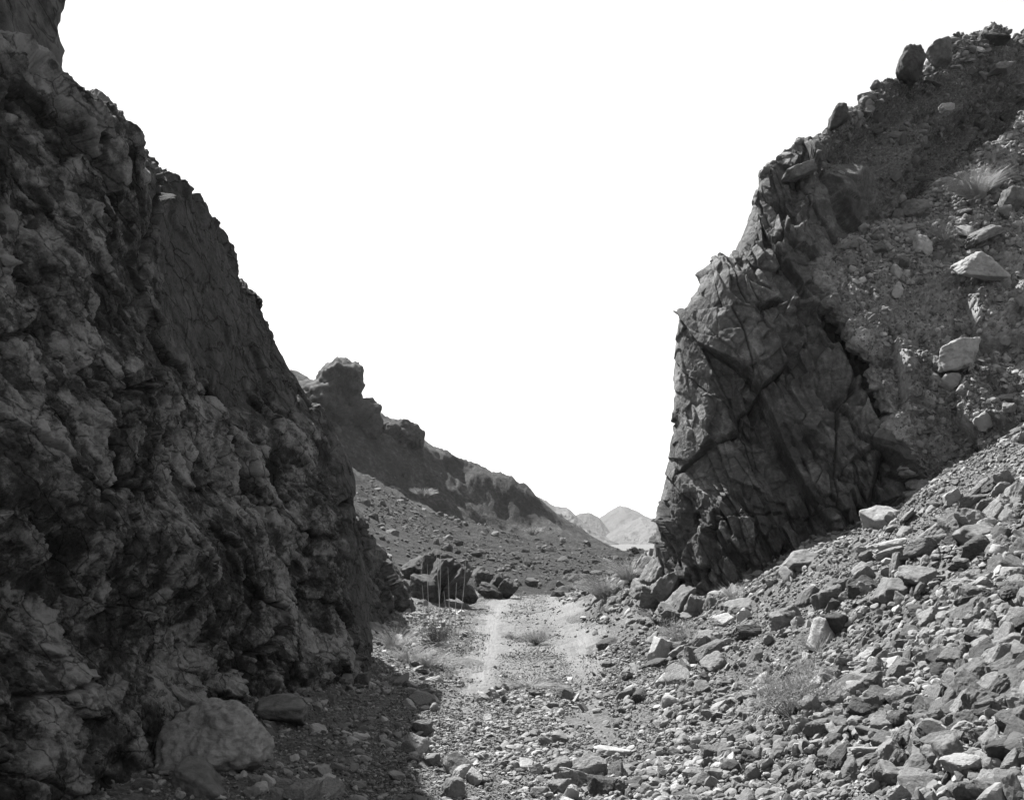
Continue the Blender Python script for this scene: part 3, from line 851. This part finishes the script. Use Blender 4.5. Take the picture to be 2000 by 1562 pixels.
patch_stones(BV, BN, wB, 800, 0.10, 0.42, 4.0, 3, 0.5, 0.02, rg, collect=33)
patch_stones(BV, BN, wB, 14000, 0.035, 0.16, 1.8, 2, 0.5, 0.08, rg, mean=0.62)
patch_stones(BV, BN, sstep(BC, 1.9, 2.2), 16000, 0.03, 0.07, 1.4, 1, 0.6, 0.05, rg)
wR = RDIRT * (1 - sstep(RR, 5.3, 5.9)) * sstep(RC, 2.0, 2.4)
patch_stones(RV, RN, wR * (0.15 + patchy(RV[:, 0], RV[:, 2], 0.8, 305)) * (0.5 + sstep(RR, 4.6, 5.0)), 2600, 0.05, 0.30, 4.0, 2, 0.5, 0.05, rg, mean=0.3)
patch_stones(RV, RN, wR, 13000, 0.025, 0.09, 1.6, 1, 0.6, 0.03, rg, mean=0.3)

# hill rubble far beyond, one mass
def hill_rubble(n, box, smin, smax, power, sub, rng, dens):
    x, y = scatter(n, rng, *box, dens)
    z = hill_h(x, y) - 0.25 * (1 - sstep(y, 28.8, 31.0)); P = np.stack([x, y, z], 1)
    k = in_view(x, y, z); P = P[k]
    s = smin + (smax - smin) * rng.uniform(0, 1, len(P)) ** power
    N = np.tile(np.array([[0.2, -0.2, 0.95]]), (len(P), 1))
    return merge_stones(P, N, s, sub, rng, 0.4, 0.1, np.clip(rng.normal(0.08, 0.2, len(P)), 0, 1))
hr = [hill_rubble(16000, (-16, 14, 29, 62), 0.06, 0.28, 2.2, 1, rg, lambda x, y: (1 - sstep(y, 45, 62) * 0.6) * (0.3 + 0.7 * patchy(x, y, 0.25, 306))),
      hill_rubble(1500, (-14, 12, 29, 75), 0.2, 0.8, 3.0, 2, rg, lambda x, y: 0.25 + 0.75 * patchy(x, y, 0.2, 307))]

# the largest stones become objects of their own, each with a label; the rest joins the rubble
STON.sort(key=lambda s: -s[2] / s[0][1])
KEEP = 262
rest = STON[KEEP:]
if rest:
    rubble.append(merge_stones(np.array([s[0] for s in rest]), np.array([s[1] for s in rest]), np.array([s[2] for s in rest]), 3, rg, 0.4, 0.12, np.array([s[3] for s in rest])))
V, F, T = join(rubble)
tag(link("scree_rubble", np_mesh("scree_rubble", V, F, False, {"tone": T}), M_STONES), kind='stuff', label="loose grey gravel and small broken stones covering the slope and track", cat="rubble")
V, F, T = join(hr)
tag(link("hill_rubble", np_mesh("hill_rubble", V, F, False, {"tone": T}), M_STONES), kind='stuff', label="scattered small stones on the far hillside beyond the cut", cat="rubble")

def zone(p):
    x, y, z = p
    if y > 13.2 and z > 2.6: return "on the rubble-crusted rock rib", "stones on the rock rib"
    if x < -0.45: return "in the gutter under the dark left wall", "stones in the gutter under the wall"
    if x < 1.5: return "on the stony floor of the track", "stones on the track floor"
    if coarse(np.array([x]), np.array([y]))[0] > 0.5:
        return ("in the coarse block pile", "stones of the coarse block pile") if x < 2.7 else ("high in the coarse block pile", "stones of the coarse block pile")
    if y > 10.5: return "on the scree just below the cliff", "stones on the scree slope"
    return "on the gravelly scree slope", "stones on the scree slope"

def stone_objects():
    mats = {}
    words_t = ["dark", "mid grey", "light grey", "pale"]
    tones = [0.06, 0.11, 0.165, 0.235]
    for k in range(4): mats[k] = mat_boulder("stone_%s" % words_t[k].replace(" ", "_"), tones[k] * 0.72, tones[k] * 1.3, 11.0)
    meshes = {}
    for k, (V, F) in enumerate(VAR[3]):
        rng = np.random.default_rng(900 + k)
        v, f = rock_verts(4, rng, 7 if k % 4 != 3 else 12, 42, 0.085, SHAPES[SN[k % 4]], 2.4)
        for m in range(4):
            me = np_mesh("stone", v * 0.5, f, False); me.materials.append(mats[m]); meshes[(k, m)] = me
    wd = {"flat": ["thin flat slab", "flat plate-like stone", "tabular flat stone", "low flat flake", "broken flat tablet", "flat shingle"],
          "blocky": ["squarish block", "blocky lump", "stout angular block", "boxy broken stone", "short cubic chunk", "square-cut stone"],
          "wedge": ["long wedge", "narrow pointed stone", "tapering splinter", "elongated shard", "spear-shaped stone", "slim wedge-ended stone"],
          "chunky": ["stubby rounded chunk", "compact lump", "knobbly stone", "dumpy blunt stone", "blunt many-sided lump", "chunky cobble"]}
    rng = np.random.default_rng(77)
    for i, (p, n, s, tn) in enumerate(STON[:KEEP]):
        k = int(rng.integers(0, 24)); sh = SN[k % 4]
        m = 0 if tn < 0.3 else 1 if tn < 0.55 else 2 if tn < 0.8 else 3
        Rm = frames(n[None], rng, np.array([0.38]))[0]
        o = bpy.data.objects.new("stone", meshes[(k, m)]); COL.objects.link(o)
        o.matrix_world = Matrix.Translation(Vector(p + n * s * 0.12)) @ Matrix(Rm.tolist()).to_4x4() @ Matrix.Diagonal((s, s, s, 1))
        zt, zg = zone(p)
        size = "big" if s > 0.25 else "mid-sized" if s > 0.17 else "small"
        tag(o, "%s %s %s %s" % (size, words_t[m], wd[sh][k // 4], zt), "stone", zg)
stone_objects()

# ------------------------------------------------------------------ boulders the photo singles out
def set_b(px, py, Y, wpx, hpx, dpt, seed, mat, label, rot=(0, 0, 0), name="boulder", cat="boulder", sub=5, planes=10, noise=0.06, sharp=30, extra=None, nscale=2.0):
    """a boulder whose middle stands Y metres off in the direction of photo pixel (px, py), wpx by hpx photo pixels in outline"""
    x, y, z = pt(px, py, Y)
    o = boulder(name, (x, y, z), (wpx / 2 / FOC * Y * 1.12, dpt / 2, hpx / 2 / FOC * Y * 1.12), seed, mat, rot, sub, planes, noise, sharp, True, None, nscale, extra)
    return tag(o, label, cat)

def ground_Y(px, py):
    """distance at which the view ray of a photo pixel meets the ground"""
    ys = np.linspace(5, 34, 1200); x = (px - 1000) / FOC * ys; z = EYE - (py - HOR) / FOC * ys
    g = near_h(x, ys); k = np.argmax(z < g)
    return float(ys[k]) if (z < g).any() else 20.0

bl = [  # px, py(middle), w, h, depth, seed, mat, label, rot
    (432, 1448, 225, 185, 0.95, 21, M_LIGHT, "large rounded boulder lying in shade at the foot of the left wall", (0.1, 0.12, 0.3)),
    (545, 1385, 110, 55, 0.6, 22, M_MID, "low dark slab behind the large rounded boulder under the wall", (0, 0.1, 0)),
    (390, 1530, 110, 60, 0.5, 23, M_MID, "flat tilted slab half under the large rounded boulder", (0.2, 0.35, 0.1)),
    (885, 1543, 42, 46, 0.16, 24, M_MID, "square upright block with a dark face alone on the near track edge", (0, 0.05, 0.3)),
    (1106, 1356, 30, 30, 0.22, 25, M_MID, "dark cube-like stone standing alone in the middle of the track", (0.1, 0.1, 0.5)),
    (1188, 1257, 46, 22, 0.3, 26, M_DARK, "low black rock at the foot of the bank beside the track", (0, -0.25, 0.2)),
    (1285, 1275, 42, 58, 0.35, 27, M_PALE, "white upright boulder at the toe of the scree next to a small bush", (0, 0.35, 0.2)),
    (1606, 1240, 52, 72, 0.3, 28, M_PALE, "pale pointed slab leaning upright on the gravelly scree above the wispy bush", (0.1, 0.4, 0.3)),
    (1634, 1222, 38, 58, 0.3, 29, M_DARK, "dark slab leaning directly behind the pale pointed slab", (0.1, -0.35, 0.3)),  # dark-coloured rock shape put in for the shaded back and shadow of the pale slab
    (1713, 1012, 66, 60, 0.5, 30, M_PALE, "pale squarish boulder perched at the top of the scree below the cliff", (0.1, -0.3, 0.4)),
    (1750, 1155, 84, 62, 0.45, 31, M_MID, "big dark-faced angular boulder in the middle of the scree", (0.2, -0.35, 0.6)),
    (1800, 1128, 60, 44, 0.35, 32, M_GREY, "grey boulder resting against the dark-faced angular one", (0, 0.2, 0.2)),
    (1740, 1068, 80, 32, 0.4, 33, M_PALE, "long pale slab lying on the upper scree under the perched boulder", (0, -0.2, 0.1)),
    (1905, 1046, 84, 56, 0.5, 34, M_GREY, "broad knobbly boulder high on the scree near the rock rib", (0.1, -0.2, 0.3)),
    (1560, 1100, 70, 50, 0.5, 35, M_GREY, "large grey block at the foot of the cliff where scree begins", (0, -0.2, 0.3)),
    (1412, 1212, 34, 22, 0.3, 36, M_PALE, "small bright flat stone on the bank below the cliff corner", (0, -0.3, 0.2)),
    (1455, 1185, 60, 32, 0.4, 37, M_GREY, "light block against the lowest ledge of the cliff", (0, -0.2, 0.1)),
    (1200, 1468, 90, 22, 0.3, 38, M_PALE, "long pale flat slab sunk in the stony track floor", (0, 0.02, 0.1)),
    (1795, 1505, 52, 62, 0.16, 39, M_GREY, "tall pyramid-shaped stone standing up in the coarse block pile", (0, 0.05, 0.2)),
    (1735, 1515, 56, 50, 0.18, 40, M_GREY, "round grey stone split in two tones beside the pyramid-shaped stone", (0.3, 0.1, 0.2)),
    (1860, 1478, 56, 62, 0.2, 41, M_GREY, "dark triangular plate leaning behind the pyramid-shaped stone", (0.2, -0.3, 0.1)),
    (1965, 1500, 80, 62, 0.25, 42, M_PALE, "large pale rough stone at the corner of the coarse block pile", (0.1, -0.2, 0.2)),
    (1650, 1480, 50, 44, 0.2, 43, M_GREY, "smooth oval grey stone at the lower edge of the coarse block pile", (0.2, 0.2, 0.3)),
    (1815, 1435, 66, 62, 0.25, 44, M_GREY, "bulky pitted grey block above the pyramid-shaped stone", (0.2, 0.2, 0.1)),
    (1690, 1330, 62, 34, 0.25, 45, M_GREY, "sharp-edged tilted block at the upper edge of the coarse pile", (0, -0.35, 0.2)),
]
for k, (px, py, w, h, d, seed, mat, lab, rot) in enumerate(bl):
    Y = ground_Y(px, py + h * 0.34)
    set_b(px, py, Y + d * 0.25, w, h, d, seed, mat, lab, rot, sub=6 if w > 200 else 5, sharp=13 if w > 200 else 48, planes=18 if w > 200 else 10, noise=0.12 if w > 200 else 0.075, name="boulder" if w > 55 else "stone", cat="boulder" if w > 55 else "stone")

# boulders on the rib and on the skyline
for (px, py, Y, w, h, d, seed, mat, lab, rot) in [
    (1868, 694, 14.1, 88, 66, 0.6, 51, M_PALE, "large white boulder lodged in the middle of the rock rib", (0, -0.1, 0.3)),
    (1915, 524, 15.0, 88, 46, 0.6, 52, M_PALE, "bright white angular boulder on the slope above the rock rib", (0, 0.15, 0.2)),
    (1803, 482, 15.9, 30, 46, 0.3, 53, M_PALE, "pale pointed stone upright under a small shrub on the upper slope", (0, 0.1, 0)),
    (1752, 565, 15.1, 20, 34, 0.2, 54, M_PALE, "small white egg-shaped stone beside the dark slabs of the rib", (0, 0.1, 0)),
    (1920, 458, 15.9, 86, 26, 0.5, 55, M_GREY, "long flat grey slab pointing up the upper slope", (0, -0.4, 0.2)),
    (1945, 355, 17.0, 60, 26, 0.4, 56, M_GREY, "grey slab leaning beside the bright grass tuft", (0, -0.75, 0.1)),
    (1978, 398, 16.6, 42, 56, 0.5, 57, M_MID, "dark rounded boulder at the edge of the upper slope below the grass", (0, 0.2, 0)),
    (1785, 412, 16.8, 40, 34, 0.4, 58, M_GREY, "grey cube of rock at the left end of the upper slope", (0, 0.1, 0.2)),
    (1780, 124, 18.9, 52, 74, 0.6, 61, M_DARK, "dark tall boulder standing on the cliff skyline", (0, 0.3, 0)),
    (1835, 102, 19.3, 50, 44, 0.6, 62, M_MID, "rounded boulder on the skyline beside the tall dark one", (0, -0.3, 0)),
    (1643, 224, 17.3, 42, 58, 0.4, 63, M_DARK, "lone dark upright boulder on the sloping skyline", (0, 0.15, 0)),
    (1940, 77, 20.3, 58, 24, 0.5, 64, M_DARK, "flat capstone on the highest point of the right cliff", (0, 0.05, 0)),
    (1562, 338, 16.4, 60, 26, 0.5, 65, M_MID, "dark flat ledge block at the brow of the cliff", (0, -0.35, 0)),
    (1960, 135, 19.7, 46, 20, 0.4, 66, M_GREY, "grey slab lying below the flat capstone", (0, -0.25, 0)),
    (1850, 212, 18.1, 34, 16, 0.3, 67, M_PALE, "small bright stone on the dark earth below the skyline boulders", (0, -0.2, 0)),
    ]:
    set_b(px, py, Y, w, h, d, seed, mat, lab, rot, noise=0.10, sharp=14 if seed in (61, 62, 63, 64) else 30, planes=14 if seed in (61, 62, 63, 64) else 10)

# outcrops beyond the cut: leaning slabs grown together along a crest
def outcrop(label, base, slabs, seed, mat, planes=9, sharp=34):
    rng = np.random.default_rng(seed); Vs, Fs = [], []; off = 0
    b = np.array(base)
    for (px, py, Y, w, h, d, tilt) in slabs:
        v, f = rock_verts(5, rng, planes, sharp, 0.13, (w / 2 / FOC * Y * 1.15, d / 2, h / 2 / FOC * Y * 1.15), 2.6)
        v = v @ np.array(Euler((0.15, tilt, float(rng.uniform(-0.5, 0.5)))).to_matrix()).T + np.array(pt(px, py, Y)) - b
        Vs.append(v); Fs.append(f + off); off += len(v)
    o = link("rock_outcrop", np_mesh("rock_outcrop", np.concatenate(Vs), np.concatenate(Fs), True), mat, None, base)
    return tag(o, label, "rock outcrop")
outcrop("dark jagged outcrop of leaning slabs beyond the end of the left wall", pt(860, 1165, 25.5),
        [(812, 1112, 26.5, 54, 34, 1.0, -0.35), (845, 1108, 25.8, 44, 62, 0.9, 0.35), (866, 1128, 25.2, 40, 84, 0.9, 0.5), (890, 1146, 24.8, 34, 70, 0.8, 0.55),
         (838, 1146, 25.0, 70, 44, 0.9, 0.2), (915, 1160, 24.6, 44, 34, 0.6, 0.5), (800, 1150, 25.6, 40, 26, 0.8, 0.1)], 71, M_DARK)
outcrop("low dark ribbed outcrop ending at the bend of the track", pt(968, 1165, 28),
        [(945, 1136, 29, 36, 40, 0.9, 0.4), (970, 1140, 28.6, 34, 44, 0.8, 0.5), (992, 1150, 28.2, 34, 34, 0.7, 0.5), (958, 1155, 28, 46, 30, 0.8, 0.3)], 72, M_DARK)
outcrop("dark jagged blocks at the foot of the cliff where it meets the roadside bank", pt(1310, 1190, 14.2),
        [(1282, 1118, 15.3, 40, 70, 0.7, 0.35), (1302, 1150, 14.8, 46, 74, 0.6, 0.4), (1330, 1175, 14.3, 44, 80, 0.6, 0.45), (1278, 1165, 15.0, 44, 44, 0.6, 0.2),
         (1355, 1195, 14.0, 40, 60, 0.5, 0.4), (1310, 1200, 14.2, 56, 36, 0.5, 0.2), (1255, 1150, 16.2, 36, 40, 0.6, 0.3), (1390, 1195, 13.8, 36, 66, 0.5, 0.35), (1425, 1180, 13.7, 34, 66, 0.5, 0.35)], 76, M_MID)
outcrop("tall blunt rock knob crowning the dark hill", pt(650, 800, 74),
        [(664, 764, 73.5, 100, 122, 7, 0.05), (632, 786, 73, 84, 84, 6, -0.3), (600, 798, 72.5, 80, 60, 5, -0.2), (694, 812, 73, 70, 90, 5, 0.5), (722, 830, 73.4, 60, 64, 4, 0.5), (650, 810, 72.6, 120, 80, 5, 0.2)], 74, M_DARK, 14, 9)
outcrop("smaller ragged rock knob on the hill shoulder", pt(785, 870, 76),
        [(765, 846, 75.5, 50, 56, 4, 0.1), (792, 846, 75.8, 70, 62, 4, 0.1), (814, 858, 76, 32, 50, 3, 0.1), (745, 850, 75, 30, 44, 3, -0.2)], 75, M_DARK, 22, 9)
for i, (px, py, Y, w, h) in enumerate([(1165, 1103, 47, 22, 26), (1063, 1078, 52, 16, 16), (1125, 1125, 39, 36, 14), (1020, 1080, 50, 30, 20), (895, 1060, 38, 20, 12), (1085, 1108, 44, 14, 12), (1000, 1110, 38, 18, 14)]):
    o = set_b(px, py, Y, w, h, w / FOC * Y * 0.8, 80 + i, M_DARK,
          ["upright dark boulder on the flat beyond the track bend", "dark boulder on the hill foot straight ahead", "low black boulder on the valley floor near the track bend",
           "pair-topped dark boulder on the far scree", "small dark boulder on the scree above the jagged outcrop", "dark stone between the upright boulder and the low black one",
           "dark stone above the low outcrop at the bend"][i], (0, 0.2, 0.3), sub=4, noise=0.08)
    o["group"] = "dark boulders beyond the cut"

# ------------------------------------------------------------------ plants
def tubes(lines, radii, sides=3):
    Vs, Fs = [], []; off = 0
    ang = np.arange(sides) * 2 * math.pi / sides
    for L, r in zip(lines, radii):
        L = np.asarray(L); n = len(L)
        t = np.gradient(L, axis=0); t /= np.linalg.norm(t, axis=1, keepdims=True) + 1e-9
        a = np.cross(t, np.array([0.31, 0.52, 0.11])); a /= np.linalg.norm(a, axis=1, keepdims=True) + 1e-9
        b = np.cross(t, a)
        rad = r * np.linspace(1, 0.35, n)
        ring = L[:, None] + rad[:, None, None] * (np.cos(ang)[None, :, None] * a[:, None] + np.sin(ang)[None, :, None] * b[:, None])
        Vs.append(ring.reshape(-1, 3))
        for k in range(n - 1):
            for s in range(sides):
                s2 = (s + 1) % sides
                Fs.append((off + k * sides + s, off + k * sides + s2, off + (k + 1) * sides + s2, off + (k + 1) * sides + s))
        off += n * sides
    return np.concatenate(Vs), np.array(Fs)

def grass(rng, n, h, spread, lean, r=0.0022, droop=0.35):
    lines = []
    for k in range(n):
        a = rng.uniform(0, 2 * math.pi); b = rng.uniform(0, 1) ** 0.5
        p0 = np.array([math.cos(a), math.sin(a), 0]) * b * spread * 0.35
        out = np.array([math.cos(a + rng.normal(0, 0.4)), math.sin(a + rng.normal(0, 0.4)), 0]) * (0.15 + b) * spread
        hh = h * rng.uniform(0.45, 1.0)
        s = np.linspace(0, 1, 5)[:, None]
        L = p0 + out * s ** 1.6 + np.array([0, 0, hh]) * (s - droop * 0.5 * s ** 3 * b) + np.array(lean) * s
        lines.append(L + rng.normal(0, 0.012 * h, L.shape) * s)
    return lines

def bush(rng, n_stem, h, spread, forks=6):
    stems, twigs = [], []
    for k in range(n_stem):
        a = rng.uniform(0, 2 * math.pi); b = rng.uniform(0.1, 1.0) ** 0.6
        d = np.array([math.cos(a) * b * spread, math.sin(a) * b * spread, h * (1.05 - 0.55 * b * b) * rng.uniform(0.75, 1.0)])
        s = np.linspace(0, 1, 6)[:, None]
        L = d * np.concatenate([s, s, s ** 0.85], 1) + np.cumsum(rng.normal(0, 0.02 * h, (6, 3)), 0) * (s > 0)
        stems.append(L)
        for f in range(forks):
            u = rng.uniform(0.25, 0.95); i = min(int(u * 5), 4); p = L[i] + (L[i + 1] - L[i]) * (u * 5 - i)
            dd = d / np.linalg.norm(d) * 0.6 + rng.normal(0, 0.55, 3) + np.array([0, 0, 0.35]); dd *= h * rng.uniform(0.16, 0.4) / np.linalg.norm(dd)
            s2 = np.linspace(0, 1, 4)[:, None]
            T = p + dd * s2 + rng.normal(0, 0.012 * h, (4, 3)) * s2
            twigs.append(T)
            for g in range(3):
                p2 = T[1] + (T[3] - T[1]) * rng.uniform(0, 1); d3 = dd * 0.3 + rng.normal(0, 0.07 * h, 3)
                twigs.append(np.stack([p2, p2 + d3 * 0.5, p2 + d3]))
    return stems, twigs

def on_ground(px, py):
    Y = ground_Y(px, py); x, y, z = pt(px, py, Y); return (x, y, near_z(x, y) - 0.01)

def make_grass(name, loc, seed, n, h, spread, lean, label, mat=None, group=None, r=0.0022):
    rng = np.random.default_rng(seed)
    V, F = tubes(grass(rng, n, h, spread, lean, r), [r * rng.uniform(0.7, 1.3) for _ in range(n)])
    o = link(name, np_mesh(name, V, F, True), mat or M_STRAW, None, loc)
    return tag(o, label, "grass tuft", group)

def make_bush(loc, seed, n, h, spread, label, m_stem, m_twig, forks=6, r=0.004, name="dry_bush", group=None):
    rng = np.random.default_rng(seed)
    S, T = bush(rng, n, h, spread, forks)
    o = bpy.data.objects.new(name, None); o.empty_display_size = 0.1; COL.objects.link(o); o.location = loc
    tag(o, label, "bush", group)
    V, F = tubes(S, [r * rng.uniform(0.8, 1.3) for _ in S]); link("stems", np_mesh("stems", V, F, True), m_stem, o).name = "stem_clump"
    V, F = tubes(T, [r * 0.5 * rng.uniform(0.7, 1.3) for _ in T]); link("twig_clump", np_mesh("twig_clump", V, F, True), m_twig, o)
    return o

GB = "dry bushes"
make_bush(on_ground(1545, 1405), 1, 46, 0.40, 0.34, "wispy pale dry bush growing on the gravelly scree above the coarse pile", M_TWIG, M_STRAW, 8, 0.0035, group=GB)
make_bush(on_ground(1048, 1258), 2, 60, 0.22, 0.33, "low dark round bush in the middle of the track between the ruts", M_DTWIG, M_TWIG, 7, 0.004, group=GB)
make_bush(on_ground(1325, 1258), 3, 40, 0.30, 0.28, "small pale bush at the scree toe behind the white upright boulder", M_TWIG, M_STRAW, 6, 0.004, group=GB)
make_bush(on_ground(1600, 1275), 4, 26, 0.2, 0.25, "sparse tangle of dry stems below the pale pointed slab", M_TWIG, M_TWIG, 4, 0.003, group=GB)
make_bush(on_ground(852, 1262), 5, 40, 0.38, 0.32, "dark twiggy bush on the verge at the foot of the tall stalks", M_DTWIG, M_DTWIG, 6, 0.005, group=GB)
make_bush(pt(1845, 470, 15.9), 6, 30, 0.3, 0.3, "small grey shrub among the stones of the upper slope", M_TWIG, M_TWIG, 6, 0.004, group=GB)
GG = "dry grass tufts"
make_grass("grass_tuft", pt(1905, 385, 16.6), 11, 600, 0.5, 0.42, (-0.1, 0, 0.0), "bright wide grass tuft high on the right slope under the dark earth bank", group=GG, r=0.0028)
make_grass("grass_tuft", on_ground(1185, 1168), 12, 500, 0.55, 0.5, (-0.05, 0, 0), "pale grass clump on the bank at the bend, the one nearer the track", group=GG, r=0.0035)
make_grass("grass_tuft", on_ground(1232, 1132), 13, 420, 0.45, 0.5, (0.1, 0, 0), "pale grass clump on the bank at the bend, just below the cliff corner", group=GG, r=0.0035)
make_grass("grass_tuft", on_ground(800, 1292), 14, 170, 0.26, 0.32, (0.05, 0, 0), "straw-coloured grass clump on the left verge beside the rut", group=GG, r=0.003)
make_grass("grass_tuft", on_ground(838, 1300), 15, 130, 0.24, 0.26, (0.05, 0, 0), "low straw grass in front of the tall stalks, nearest the rut", group=GG, r=0.003)
make_grass("grass_tuft", on_ground(770, 1262), 16, 170, 0.35, 0.35, (0.05, 0, 0), "straw grass right against the end of the left wall", group=GG, r=0.003)
make_grass("grass_tuft", on_ground(1002, 1245), 17, 120, 0.14, 0.22, (0, 0, 0), "tiny pale tuft between the ruts left of the round bush", group=GG, r=0.003)
make_grass("grass_tuft", on_ground(1035, 1340), 18, 200, 0.10, 0.35, (0, 0, 0), "thin mat of pale grass on the crown of the track", group=GG, r=0.0025)
make_grass("grass_tuft", on_ground(1435, 1175), 19, 90, 0.3, 0.2, (0, 0, 0), "small tuft at the base of the cliff ledges", group=GG, r=0.003)
make_grass("grass_tuft", on_ground(1290, 1210), 20, 120, 0.3, 0.4, (0, 0, 0), "grey grass on the bank under the lowest cliff blocks", group=GG, r=0.0035, mat=M_TWIG)
make_grass("grass_tuft", pt(828, 972, 59), 21, 160, 0.7, 0.6, (0, 0, 0), "pale bush-like tuft on the far hill between its two dark faces", group=GG, r=0.02)
make_grass("grass_tuft", pt(1042, 1045, 73), 22, 120, 0.7, 0.6, (0, 0, 0), "pale tuft at the foot of the dark far bluff", group=GG, r=0.02)

def stalks():
    rng = np.random.default_rng(31)
    Y = ground_Y(858, 1250)
    base = on_ground(858, 1250)
    o = bpy.data.objects.new("tall_stalk_plant", None); COL.objects.link(o); o.location = base
    tag(o, "tall bare dry stalks rising from the left verge in front of the outcrop", "plant")
    for dx, dy, h, ln in ((-0.16, 0, 1.25, 0.02), (-0.06, 0.1, 1.55, 0.03), (0.0, -0.1, 1.4, 0.0), (0.1, 0.05, 1.2, 0.05), (0.2, 0, 0.95, 0.12), (0.28, 0.1, 1.3, 0.1), (-0.3, 0.2, 0.9, -0.04), (0.05, 0.2, 0.8, -0.02)):
        s = np.linspace(0, 1, 8)[:, None]
        L = np.array([dx, dy, 0]) + s * np.array([ln, 0, h]) + np.array([0.05, 0.02, 0]) * np.sin(s * 2 + rng.uniform(0, 3))
        V, F = tubes([L], [0.0075]); link("stalk", np_mesh("stalk", V, F, True), M_TWIG, o)
    rng2 = np.random.default_rng(33)
    g = on_ground(775, 1290)
    p = bpy.data.objects.new("fallen_stalk_plant", None); COL.objects.link(p); p.location = g
    tag(p, "bent fallen dry stalks arching over the left verge beside the wall", "plant")
    for a0, ln, h in ((0.3, 0.8, 0.25), (0.2, 0.7, 0.38), (-0.35, 0.6, 0.45), (2.6, 0.5, 0.35)):
        s = np.linspace(0, 1, 8)[:, None]
        L = np.concatenate([math.cos(a0) * ln * s, math.sin(a0) * 0.3 * s, h * np.sin(s * 2.6)], 1) + rng2.normal(0, 0.01, (8, 3)) * s
        V, F = tubes([L], [0.004]); link("stalk", np_mesh("stalk", V, F, True), M_STRAW, p)
stalks()

# ------------------------------------------------------------------ haze over the valley
def haze():
    bm = bmesh.new(); bmesh.ops.create_cube(bm, size=1.0)
    me = bpy.data.meshes.new("haze"); bm.to_mesh(me); bm.free()
    m = bpy.data.materials.new("valley_haze"); m.use_nodes = True; t = m.node_tree; t.nodes.clear()
    v = t.nodes.new("ShaderNodeVolumePrincipled"); v.inputs["Color"].default_value = (0.9, 0.9, 0.9, 1)
    v.inputs["Density"].default_value = 0.00015; v.inputs["Anisotropy"].default_value = 0.3
    o = t.nodes.new("ShaderNodeOutputMaterial"); t.links.new(v.outputs[0], o.inputs["Volume"])
    ob = link("haze", me, m); ob.scale = (16000, 13000, 220); ob.location = (0, 300, 95)
    tag(ob, kind='stuff', label="thin dry haze hanging over the valley and far mountains", cat="haze")
haze()
